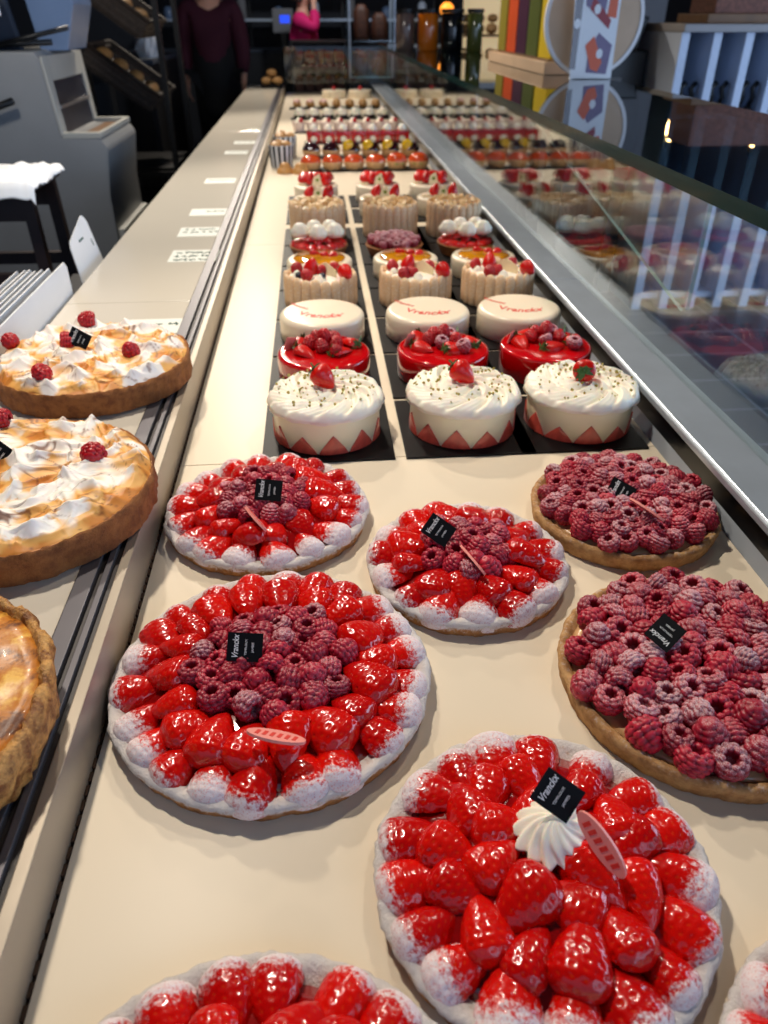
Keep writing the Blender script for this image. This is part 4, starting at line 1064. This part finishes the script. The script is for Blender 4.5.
bk = thing('back_counter', 'dark staff counter behind the rack with a crumpled white bag on it', 'counter', (-1.22, 6.0, 0))
MB().box(-.35, .20, -.3, .9, 0, 1.10).build('counter_body', 'dark_panel', bk, bevel=.004); MB().box(-.37, .22, -.32, .92, 1.1, 1.13).build('counter_top', 'slate_cloth', bk, bevel=.004)
for k in range(2): MB().box(-.30+.25*k, -.08+.25*k, -.312, -.3005, .2, 1.0).build('cupboard_door', 'case_black', bk, bevel=.003)
b = MB(); b.lathe([(0, 0), (.06, 0), (.08, .05), (.07, .12), (.03, .17), (.045, .20), (0, .19)], 26, 0, lambda p, a, j: (p[0]*(1+.35*nz3(math.cos(a)*3, math.sin(a)*3, j)), p[1]*(1+.35*nz3(math.cos(a)*3, math.sin(a)*3, j)), p[2]))
o = b.build('paper_bag', 'paper'); o.location = (-1.06, 5.95, 1.1305); tag(o, 'crumpled white paper bag on the dark staff counter', 'bag')
b = MB(); b.box(-.06, .06, -.05, .05, 0, .16); o = b.build('brown_carton', 'wood_mid', bevel=.004); o.location = (-1.09, 6.2, 1.1305); tag(o, 'brown carton standing behind the crumpled white bag', 'box')

# ------------------------------------------------------------------ people
def skin(name, J, E, mat, parent, sub=2):
    """J: {joint: (x, y, z, radius or (rx, ry))}; one continuous skinned surface rooted at the first joint"""
    keys = list(J); me = bpy.data.meshes.new(name); me.from_pydata([J[k][:3] for k in keys], [(keys.index(a), keys.index(b)) for a, b in E], [])
    o = bpy.data.objects.new(name, me); C.objects.link(o)
    o.modifiers.new('s', 'SKIN'); sb = o.modifiers.new('u', 'SUBSURF'); sb.levels = sub; sb.render_levels = sub
    sv = me.skin_vertices[0].data
    for i, k in enumerate(keys):
        r = J[k][3]; sv[i].radius = r if isinstance(r, tuple) else (r, r); sv[i].use_root = i == 0
    dg = bpy.context.evaluated_depsgraph_get(); m2 = bpy.data.meshes.new_from_object(o.evaluated_get(dg))
    bpy.data.objects.remove(o); m2.materials.clear(); m2.materials.append(MT[mat])
    m2.polygons.foreach_set('use_smooth', [True]*len(m2.polygons)); m2.name = name
    return ob(name, m2, parent)
def hand_joints(J, E, side, wrist, d, n_, t_, curl=.35):
    """palm and five fingers grown from the wrist; d: pointing direction, n_: back of the hand, t_: thumb side"""
    w, d, n_, t_ = Vector(wrist), Vector(d).normalized(), Vector(n_).normalized(), Vector(t_).normalized()
    p = w+d*.045; J[side+'palm'] = (*p, (.022, .028)); E.append((side+'wr', side+'palm'))
    for i, (off, L) in enumerate(((.028, .070), (.010, .078), (-.009, .072), (-.027, .056))):
        a = w+d*.088+t_*off; b = a+d*L*.5-n_*L*curl*.25; c_ = b+d*L*.42-n_*L*curl*.6
        for q, P, r in ((0, a, .0095), (1, b, .0085), (2, c_, .007)): J['%sf%d%d' % (side, i, q)] = (*P, r)
        E += [(side+'palm', '%sf%d0' % (side, i)), ('%sf%d0' % (side, i), '%sf%d1' % (side, i)), ('%sf%d1' % (side, i), '%sf%d2' % (side, i))]
    a = w+d*.03+t_*.035; b = a+d*.035+t_*.02
    J[side+'t0'] = (*a, .011); J[side+'t1'] = (*b, .0085); E += [(side+'palm', side+'t0'), (side+'t0', side+'t1')]
def body(J, E, x, H, lean=0.):
    """standing figure facing +x (local), H tall"""
    k = H/1.75
    J.update({'pel': (x, 0, .95*k, (.13*k, .16*k)), 'wa': (x+.01+lean*.2, 0, 1.10*k, (.11*k, .14*k)), 'ch': (x+.01+lean*.5, 0, 1.30*k, (.125*k, .165*k)), 'nb': (x+lean*.8, 0, 1.45*k, (.065*k, .07*k)), 'nk': (x+.01+lean*.9, 0, 1.52*k, .054*k),
              'h1': (x+.03+lean, 0, 1.585*k, (.078*k, .070*k)), 'h2': (x+.025+lean, 0, 1.665*k, (.092*k, .076*k)), 'h3': (x+.015+lean, 0, 1.715*k, (.06*k, .055*k)), 'nose': (x+.122+lean, 0, 1.622*k, .012*k)})
    E += [('pel', 'wa'), ('wa', 'ch'), ('ch', 'nb'), ('nb', 'nk'), ('nk', 'h1'), ('h1', 'h2'), ('h2', 'h3'), ('h1', 'nose')]
    for s, n in ((-1, 'r'), (1, 'l')):
        J.update({n+'hip': (x, s*.095*k, .88*k, .088*k), n+'kn': (x+.015, s*.10*k, .50*k, .056*k), n+'cf': (x-.01, s*.10*k, .34*k, .055*k), n+'an': (x-.02, s*.10*k, .09*k, .037*k), n+'ft': (x+.06, s*.105*k, .045*k, (.036*k, .03*k)), n+'to': (x+.15, s*.11*k, .032*k, (.034*k, .02*k)), n+'ear': (x+.02+lean, s*.083*k, 1.63*k, .014*k)})
        E += [('pel', n+'hip'), (n+'hip', n+'kn'), (n+'kn', n+'cf'), (n+'cf', n+'an'), (n+'an', n+'ft'), (n+'ft', n+'to'), ('h2', n+'ear')]
def arm(J, E, n, sh, el, wr, k=1.):
    fa = [(el[i]*.55+wr[i]*.45) for i in range(3)]
    ua = [sh[i]*.6+el[i]*.4 for i in range(3)]
    J.update({n+'sh': (*sh, .058*k), n+'ua': (*ua, .052*k), n+'el': (*el, .042*k), n+'fa': (*fa, .040*k), n+'wr': (*wr, (.022*k, .027*k))}); E += [('ch', n+'sh'), (n+'sh', n+'ua'), (n+'ua', n+'el'), (n+'el', n+'fa'), (n+'fa', n+'wr')]
def inflate(J, keys, dr): return {k: (*J[k][:3], tuple(r+dr for r in J[k][3]) if isinstance(J[k][3], tuple) else J[k][3]+dr) for k in keys}
def face_bits(p, x, H, lean=0.):
    k = H/1.75
    for s in (-1, 1): ob('eye', BLU_EYE, p, (x+.104*k+lean, s*.032*k, 1.648*k), (0, 0, 0), .0105*k)
    b = MB(); b.lathe([(0, -1), (.6, -.7), (1, 0), (.6, .7), (0, 1)], 12, 0, None, Matrix.Diagonal((.006, .022, .005, 1))); b.build('mouth', 'flyer_red', p, smooth=True, loc=(x+.104*k+lean, 0, 1.577*k))
BLU_EYE = MB().lathe([(0, -1), (.7, -.7), (1, 0), (.7, .7), (0, 1)], 16).mesh('eye', 'eye_dark')
def hair_cap(p, x, H, lean=0., mat='hair', length=0.):
    k = H/1.75; b = MB()
    b.lathe([(.108, -.03-length), (.118, .02), (.116, .06), (.092, .105), (.045, .130), (0, .135)], 36, 0, lambda q, a, j: (q[0]*1.08-.018, q[1]*.92, q[2]+(.055 if math.cos(a) > .35 and j < 2 else 0)), Matrix.Translation((x+.02*k+lean, 0, 1.640*k)) @ Matrix.Scale(k, 4))
    b.build('hair', mat, p, smooth=True)

pr1 = thing('person', 'person in a dark apron and burgundy sleeves standing beyond the far end of the counter', 'person', (-.775, 7.22, 0), -PI/2)
J, E = {}, []; body(J, E, 0, 1.76)
arm(J, E, 'r', (0, -.185, 1.42), (-.03, -.235, 1.15), (.06, -.23, .92)); arm(J, E, 'l', (0, .185, 1.42), (-.03, .225, 1.15), (.05, .225, .92))
hand_joints(J, E, 'r', (.06, -.23, .92), (.3, .05, -1), (.1, -1, 0), (1, 0, .3), .5); hand_joints(J, E, 'l', (.05, .225, .92), (.3, -.05, -1), (.1, 1, 0), (1, 0, .3), .5)
skin('body', J, E, 'skin', pr1)
up = inflate(J, ['pel', 'wa', 'ch', 'nb', 'rsh', 'rua', 'rel', 'rfa', 'lsh', 'lua', 'lel', 'lfa'], .03)
for s, n in ((-1, 'r'), (1, 'l')): a, w_ = Vector(J[n+'fa'][:3]), Vector(J[n+'wr'][:3]); up[n+'cu'] = (*(a.lerp(w_, .8)), .038)
def yoke(up, J):
    for n in 'rl': p = Vector(J['ch'][:3]).lerp(Vector(J[n+'sh'][:3]), .62); up[n+'yo'] = (p.x, p.y, p.z+.01, .095)
yoke(up, J)
EU = [('pel', 'wa'), ('wa', 'ch'), ('ch', 'nb')]+[e for n in 'rl' for e in (('ch', n+'yo'), (n+'yo', n+'sh'), (n+'sh', n+'ua'), (n+'ua', n+'el'), (n+'el', n+'fa'), (n+'fa', n+'cu'))]
skin('sweater', up, EU, 'cloth_burgundy', pr1)
def trousers(p, J, mat, top='pel'):
    tr = inflate(J, ['pel', 'rhip', 'rkn', 'rcf', 'ran', 'lhip', 'lkn', 'lcf', 'lan'], .02)
    skin('trousers', tr, [('pel', 'rhip'), ('rhip', 'rkn'), ('rkn', 'rcf'), ('rcf', 'ran'), ('pel', 'lhip'), ('lhip', 'lkn'), ('lkn', 'lcf'), ('lcf', 'lan')], mat, p)
    for n in 'rl':
        sh = inflate(J, [n+'an', n+'ft', n+'to'], .012); skin('shoe', sh, [(n+'an', n+'ft'), (n+'ft', n+'to')], 'black_metal', p)
trousers(pr1, J, 'cloth_black')
ap = inflate(J, ['pel', 'wa', 'ch'], .032); ap['lo'] = (.02, 0, .62, (.14, .19)); ap['pel'] = (.01, 0, .92, (.165, .20)); ap['ch'] = (.02, 0, 1.33, (.15, .155))
skin('apron', ap, [('pel', 'wa'), ('wa', 'ch'), ('pel', 'lo')], 'cloth_black', pr1)
hair_cap(pr1, 0, 1.76); face_bits(pr1, 0, 1.76)
pr2 = thing('person', 'person in a bright pink jacket holding a hand up to the face', 'person', (-.06, 8.9, 0), -.35)
J, E = {}, []; body(J, E, 0, 1.66)
arm(J, E, 'r', (.03, -.175, 1.33), (.20, -.19, 1.24), (.155, -.08, 1.44), .95); arm(J, E, 'l', (0, .175, 1.33), (.02, .23, 1.08), (.12, .20, .88), .95)
hand_joints(J, E, 'r', (.155, -.08, 1.44), (-.1, .1, 1), (.8, -.6, 0), (.3, .9, 0), .4); hand_joints(J, E, 'l', (.12, .20, .88), (.4, 0, -1), (0, 1, 0), (1, 0, .4), .5)
skin('body', J, E, 'skin', pr2)
up = inflate(J, ['pel', 'wa', 'ch', 'nb', 'rsh', 'rua', 'rel', 'rfa', 'lsh', 'lua', 'lel', 'lfa'], .025)
for n in 'rl': a, w_ = Vector(J[n+'fa'][:3]), Vector(J[n+'wr'][:3]); up[n+'cu'] = (*(a.lerp(w_, .75)), .042)
yoke(up, J); skin('jacket', up, EU, 'cloth_pink', pr2); trousers(pr2, J, 'cloth_black'); hair_cap(pr2, 0, 1.66, 0, 'hair', .06); face_bits(pr2, 0, 1.66)

# ------------------------------------------------------------------ things standing on the glass shelf
S = 1.1832
for i, (x, y, m, r, nm) in enumerate(((.580, 5.35, 'jar_brown', .055, 'brown'), (.712, 5.30, 'jar_orange', .062, 'orange'), (.850, 5.25, 'jar_dark', .066, 'black'), (.962, 5.12, 'jar_olive', .045, 'olive green'))):
    t = thing('storage_jar', 'tall %s jar with a black lid, on the glass shelf' % nm, 'jar', (x, y, S), 0, 'tall jars on the glass shelf')
    lat(t, 'jar_body', m, [(0, 0), (r-.004, 0), (r, .005), (r, .185), (r-.006, .192), (0, .192)], 32); lat(t, 'lid', 'black_metal', [(0, .1925), (r+.003, .1925), (r+.003, .212), (0, .213)], 32)
wb = thing('wooden_block', 'pale wooden block under the coloured boxes on the glass shelf', 'wooden base', (.925, 3.62, S))
b = MB(); b.box(-.075, .075, -.5, .52, 0, .042); b.build('block_body', 'wood_light', wb, bevel=.004); MB().box(-.06, .06, -.48, .5, .0421, .046).build('top_inlay', 'wood_mid', wb)
for i, (y, m, nm, w2) in enumerate(((4.03, 'olive', 'olive', .075), (3.84, 'orange_p', 'orange', .085), (3.655, 'purple_p', 'dark purple', .085), (3.475, 'green_p', 'moss green', .085), (3.27, 'yellow_p', 'yellow', .09))):
    t = thing('gift_box', 'tall %s box standing on the pale wooden block' % nm, 'box', (.935, y, S+.0462), 0, 'tall coloured boxes')
    MB().box(-.05, .05, -w2, w2, 0, .40).build('box_body', m, t, bevel=.004); MB().box(-.052, .052, -w2-.002, w2+.002, .401, .47).build('box_lid', m, t, bevel=.004)
fy = thing('flyer_card', 'white advertising card with purple, red and orange packages, on the glass shelf', 'card', (.945, 2.90, S), 0)
b = MB(); b.prism([(-.062, 0), (.082, 0), (.078, .36), (-.082, .36)], -.0012, .0012, 'y'); b.build('card_panel', 'paper', fy); MB().box(-.05, .08, -.0012, .05, 0, .002).build('card_foot', 'paper', fy)
for (pts, m, nm) in (([(-.02, .20), (.05, .145), (.055, .17), (-.012, .235)], 'flyer_red', 'red_package'), ([(-.01, .02), (.062, .015), (.07, .10), (.02, .135), (-.008, .09)], 'flyer_lilac', 'purple_package'), ([(-.022, .098), (.005, .125), (.042, .05), (.03, .022), (.005, .03)], 'orange_print', 'orange_package'), ([(.04, .18), (.072, .175), (.07, .255), (.045, .26)], 'orange_print', 'orange_package'),
                    ([(-.068, .03), (-.048, .03), (-.045, .30), (-.070, .30)], 'plum', 'dark_package'), ([(-.015, .25), (.03, .235), (.038, .27), (-.005, .30)], 'flyer_red', 'red_package'), ([(-.035, .21), (.03, .175), (.035, .23), (-.02, .29), (-.04, .27)], 'flyer_lilac', 'purple_package')):
    b = MB(); b.prism(pts, -.0022 if m != 'flyer_lilac' else -.0018, -.0011, 'y'); b.build(nm, m, fy)
for q, (x, z) in enumerate(((-.058, .16), (.03, .075), (.005, .20))):
    b = MB(); b.lathe([(0, 0), (.011, 0), (.011, .0006), (0, .0006)], 24); b.build('white_label', 'paper', fy, loc=(x, -.0018, z), rot=(PI/2, 0, 0), sc=(1, 1.3, 1))
b = MB(); b.lathe([(0, -.006), (.158, -.006), (.158, .006), (0, .006)], 64); dsc = thing('round_disc', 'large round pale wooden disc with a white rim behind the advertising card', 'disc', (.965, 2.97, S+.172), 0)
b.build('wood_face', 'wood_light', dsc, rot=(PI/2, 0, 0)); b = MB(); b.lathe([(.1585, -.008), (.171, -.008), (.171, .008), (.1585, .008), (.1585, -.008)], 64); b.build('rim', 'disc_rim', dsc, rot=(PI/2, 0, 0), smooth=True, angle=.8)

# ------------------------------------------------------------------ customer side and far end of the shop
cb = thing('dispenser_cabinet', 'pale grey cabinet with upright dividers and black scoops, behind the glass shelf', 'cabinet', (0, 4.0, 0))
MB().box(1.71, 3.2, -.06, .55, 1.300, 1.332).build('cabinet_top', 'cab_top', cb, bevel=.004)
MB().box(1.72, 3.18, .49, .52, .08, 1.2995).build('back_panel', 'cab_white', cb); MB().box(1.72, 3.18, 0, .4899, .94, .96).build('shelf_board', 'cab_white', cb); MB().box(1.72, 3.18, .0, .4899, .05, .08).build('bottom_board', 'cab_white', cb)
for k in range(10): MB().box(1.715+.155*k, 1.762+.155*k, -.03, .489, .0, .9395).build('lower_divider', 'cab_white', cb, bevel=.002); MB().box(1.715+.155*k, 1.755+.155*k, -.03, .489, .9605, 1.2995).build('divider', 'cab_white', cb, bevel=.002)
for k in range(9):
    for q in range(2):
        b = MB(); x = 1.782+.155*k+.052*q; b.tube([(x, .03, .99), (x+.008, .02, 1.03), (x-.004, .02, 1.07), (x+.018, .02, 1.095)], .0125, 8); b.tube([(x, .03, .962), (x, .03, .99)], .02, 8)
        o = b.build('scoop', 'black_metal', smooth=True); o.location = (0, 4.0, 0); tag(o, '%s black scoop in the %s bay of the pale cabinet' % (('left', 'right')[q], NTH[k]), 'scoop', 'black scoops in the pale cabinet')
b = MB(); b.box(1.86, 2.9, 4.05, 4.4, 1.3325, 1.372); o = b.build('cutting_board', 'wood_mid', bevel=.004); tag(o, 'thick brown board lying on top of the pale cabinet', 'board')
b = MB(); b.box(1.90, 2.7, 4.08, 4.36, 1.3725, 1.56); o = b.build('patterned_box', 'brick', bevel=.004); tag(o, 'reddish patterned box on the thick brown board', 'box')
em = thing('coffee_machine', 'black box-shaped machine left of the pale cabinet', 'machine', (1.60, 4.45, 0)); MB().box(-.22, .10, -.15, .25, .9, 1.22).build('machine_body', 'case_black', em, bevel=.01); MB().prism([(-.30, 1.2205), (.03, 1.2205), (.07, 1.36), (-.30, 1.36)], -.18, .25, 'y').build('machine_top', 'case_black', em, bevel=.008); MB().box(-.26, .10, -.15, .25, 0, .8995).build('stand', 'wall_dark', em, bevel=.006); MB().box(-.15, -.02, -.156, -.15, 1.0, 1.10).build('panel', 'machine_grey', em)
o = thing('partition_column', 'pale grey column behind the black machine', 'column', (1.78, 6.2, 0)); MB().box(-.06, .75, 0, .3, 0, 2.9995).build('column_body', 'wall_grey', o); MB().box(-.12, -.061, -.02, .3, 0, 2.9995).build('dark_edge', 'black_metal', o)
bs = thing('bread_showcase', 'brightly lit bread showcase far behind the coloured boxes', 'showcase', (1.78, 8.2, 0))
MB().box(-.35, .45, .1, .5, 0, 1.0).build('showcase_base', 'dark_wood', bs); MB().box(-.35, .45, .46, .5, 1.0005, 1.55).build('lit_back', 'lit_case', bs); MB().box(-.35, .45, .05, .46, 1.19, 1.205).build('showcase_shelf', 'wood_mid', bs); MB().box(-.38, .48, .05, .5, 1.5505, 1.60).build('showcase_top', 'steel', bs)
for x in (-.38, .4505): MB().box(x, x+.03, .05, .5, 0, 1.55).build('side_post', 'black_metal', bs)
for r, z in enumerate((1.0, 1.206)):
    for k in range(6):
        o = ob('round_loaf', LOAF, None, (1.50+.125*k, 8.45, z+.047), (PI/2, 0, 0), (.055, .047, .075)); tag(o, '%s round loaf from the left on the %s shelf of the lit showcase' % (NTH[k], ('lower', 'upper')[r]), 'loaf', 'round loaves in the lit showcase')
        if r: o2 = ob('round_loaf', LOAF, None, (1.50+.125*k, 8.43, z+.1305), (PI/2, 0, 0), (.05, .036, .065)); tag(o2, '%s round loaf from the left in the top layer of the lit showcase' % NTH[k], 'loaf', 'round loaves in the lit showcase')
def pendant(x, y, z, label, m, h, r):
    t = thing('pendant_lamp', label, 'lamp', (x, y, z)); lat(t, 'bulb', m, [(0, -h/2), (r*.6, -h*.42), (r, -h*.1), (r, h*.2), (r*.5, h*.45), (0, h*.5)], 24); MB().tube([(0, 0, h*.5+.0), (0, 0, h*.5+.07)], r*.55, 12).build('socket', 'black_metal', t, smooth=True); MB().tube([(0, 0, h*.5+.07), (0, 0, 2.999-z)], .005, 8).build('cord', 'black_metal', t)
pendant(3.25, 7.37, 1.86, 'glowing pendant lamp mirrored in the glass shelf, left of the two', 'bulb_warm', .22, .045); pendant(3.83, 6.97, 1.86, 'glowing pendant lamp mirrored in the glass shelf, right of the two', 'bulb_warm', .22, .045); pendant(1.24, 8.0, 1.40, 'round orange glowing lamp above the jars', 'lamp_orange', .12, .06)
fc = thing('chocolate_cabinet', 'low dark brown cabinet of boxed goods beyond the far end of the case', 'cabinet', (.09, 7.6, 0)); MB().box(-.24, .22, .3, .32, 0, 1.18).build('back_board', 'dark_wood', fc); MB().box(-.24, .22, 0, .2999, 0, .80).build('cabinet_body', 'dark_wood', fc)
for z in (.98, 1.165): MB().box(-.24, .22, 0, .2999, z, z+.015).build('shelf', 'dark_wood', fc)
for x in (-.26, .2205): MB().box(x, x+.0195, 0, .32, 0, 1.18).build('side_panel', 'black_metal', fc)
for r, z in enumerate((.8005, .9955)):
    for k in range(5):
        o = MB().box(-.036, .036, -.05, .05, 0, .10+.02*((k+r) % 2)).build('goods_box', 'brown_goods', bevel=.004); o.location = (-.10+.09*k, 7.70, z); tag(o, '%s brown box from the left on the %s shelf of the dark cabinet' % (NTH[k], ('lower', 'upper')[r]), 'box', 'brown boxes in the dark cabinet')
gc = thing('glass_cabinet', 'tall glass cabinet with brown goods beyond the far end of the case', 'cabinet', (.54, 7.6, 0)); MB().box(-.20, .20, 0, .4, 0, .9).build('cabinet_base', 'dark_panel', gc)
for z in (.9005, 1.17, 1.55): MB().box(-.19, .19, .01, .39, z, z+.01).build('glass_shelf', 'glass_edge_light' if z < 1 else 'glass', gc)
for x in (-.2, .194): MB().box(x, x+.006, 0, .4, .9005, 1.6).build('glass_side', 'glass', gc)
for x in (-.2, .185):
    for y in (-.012, .4005): MB().box(x, x+.012, y, y+.0115, .9005, 1.6).build('corner_post', 'steel', gc)
for i, (x, z, h) in enumerate(((.45, .911, .20), (.62, .911, .15), (.46, 1.181, .26), (.62, 1.181, .20))):
    o = MB().lathe([(0, 0), (.06, 0), (.07, .03), (.065, h*.8), (.03, h), (0, h)], 24, 0, lambda p, a, j: (p[0]*(1+.1*math.sin(5*a)), p[1]*(1+.1*math.sin(5*a)), p[2])).build('chocolate_bag', 'brown_goods', smooth=True); o.location = (x, 7.8, z); tag(o, 'brown bag %s in the tall glass cabinet' % ('lower left', 'lower right', 'upper left', 'upper right')[i], 'bag', 'brown bags in the glass cabinet')
bb = thing('back_bar', 'dark back bar with steel shelves along the far wall', 'back bar', (.2, 10.2, 0)); MB().box(-2.2, 2.6, 0, .6, 0, 1.0).build('bar_body', 'dark_panel', bb); MB().box(-2.22, 2.62, -.02, .6, 1.0005, 1.03).build('bar_top', 'slate_cloth', bb)
for z in (1.30, 1.62): MB().box(-2.0, 2.4, .2, .6, z, z+.025).build('wall_shelf', 'steel', bb)
for x in (-2.0, -.9, .2, 1.3, 2.37): MB().box(x, x+.025, .575, .6, 1.0305, 2.2).build('shelf_upright', 'black_metal', bb)
for i in range(9):
    h = .12+.05*((i*7) % 3); o = MB().lathe([(0, 0), (.05, 0), (.055, .01), (.05, h*.8), (.025, h), (0, h)], 20).build('canister', ('hood_blue', 'cab_white', 'wall_grey')[i % 3], smooth=True); o.location = (-1.6+.42*i, 10.55, 1.3255); tag(o, '%s canister from the left on the lower steel shelf of the back bar' % NTH[i], 'canister', 'canisters on the back bar')
mn = thing('till_screen', 'small till with a glowing blue screen beside the person in pink', 'screen', (-.27, 9.6, 0)); MB().box(-.11, .11, 0, .1, 1.2, 1.42).build('till_body', 'wall_grey', mn, bevel=.01); MB().box(-.03, .07, -.004, -.0002, 1.29, 1.36).build('screen', 'screen_blue', mn); MB().box(-.03, .03, .02, .08, .0, 1.1999).build('stand', 'black_metal', mn)

# ------------------------------------------------------------------ light, sky, camera
def light(name, typ, loc, energy, col, size=.05, rot=(0, 0, 0), **k):
    l = bpy.data.lights.new(name, typ); l.energy = energy; l.color = col
    if typ == 'AREA': l.shape = 'RECTANGLE'; l.size, l.size_y = size
    else: l.shadow_soft_size = size
    for a, v in k.items(): setattr(l, a, v)
    o = bpy.data.objects.new(name, l); C.objects.link(o); o.location = loc; o.rotation_euler = rot; return o
def aim(o, p): o.rotation_euler = (Vector(p)-o.location).to_track_quat('-Z', 'Y').to_euler(); return o
WARM = (1., .885, .735)
for i, (x, y, tx, ty, e) in enumerate(((-.52, 1.35, .05, .55, 120), (-.53, 3.0, .15, 1.9, 110), (-.53, 4.7, .1, 3.6, 185), (-.53, 6.4, .1, 5.2, 185), (.95, 1.7, .2, .9, 45))):
    aim(light('track_spot', 'SPOT', (x, y, 2.7), e, WARM, .06, spot_size=1.5, spot_blend=.6), (tx, ty, T))
aim(light('window_daylight', 'AREA', (5.0, 1.7, 1.65), 170, (.55, .72, 1.), (3.6, 2.1)), (0, 1.7, 1.0))
aim(light('shopfront_daylight', 'AREA', (2.6, -1.4, 1.65), 55, (.52, .70, 1.), (3.6, 2.2)), (2.2, 4., 1.0))
aim(light('staff_fill', 'SPOT', (-1.0, 1.6, 2.8), 105, (1., .95, .87), .15, spot_size=1.9, spot_blend=.8), (-1.2, 3.6, .8))  # added fill light, brightens slicer and baskets; no fixture of the shop
aim(light('back_fill', 'SPOT', (.3, 7.4, 2.8), 110, (.9, .95, 1.), .15, spot_size=2.2, spot_blend=.8), (.2, 9.6, .9))  # unseen fill added to lift the dark far end and the figure in pink
wd = bpy.data.worlds.new('world'); bpy.context.scene.world = wd; wd.use_nodes = True
wd.node_tree.nodes['Background'].inputs[0].default_value = (.50, .66, 1., 1); wd.node_tree.nodes['Background'].inputs[1].default_value = .5
cam = bpy.data.cameras.new('camera'); co = bpy.data.objects.new('camera', cam); C.objects.link(co); bpy.context.scene.camera = co
co.location = (0, 0, 1.37); co.rotation_euler = (math.radians(90-33.584), 0, math.radians(-4.825))
cam.sensor_fit = 'VERTICAL'; cam.sensor_height = 24.; cam.lens = 750/1024*24; cam.clip_start = .01
cam.dof.use_dof = True; cam.dof.focus_distance = .72; cam.dof.aperture_fstop = 4.5
s = bpy.context.scene
s.view_settings.view_transform = 'Standard'; s.view_settings.look = 'None'; s.view_settings.gamma = 1; s.view_settings.exposure = -.12; s.view_settings.use_curve_mapping = False
s.cycles.max_bounces = 8; s.cycles.transparent_max_bounces = 16; s.cycles.use_denoising = True; s.cycles.caustics_reflective = False; s.cycles.caustics_refractive = False; s.cycles.sample_clamp_indirect = 6
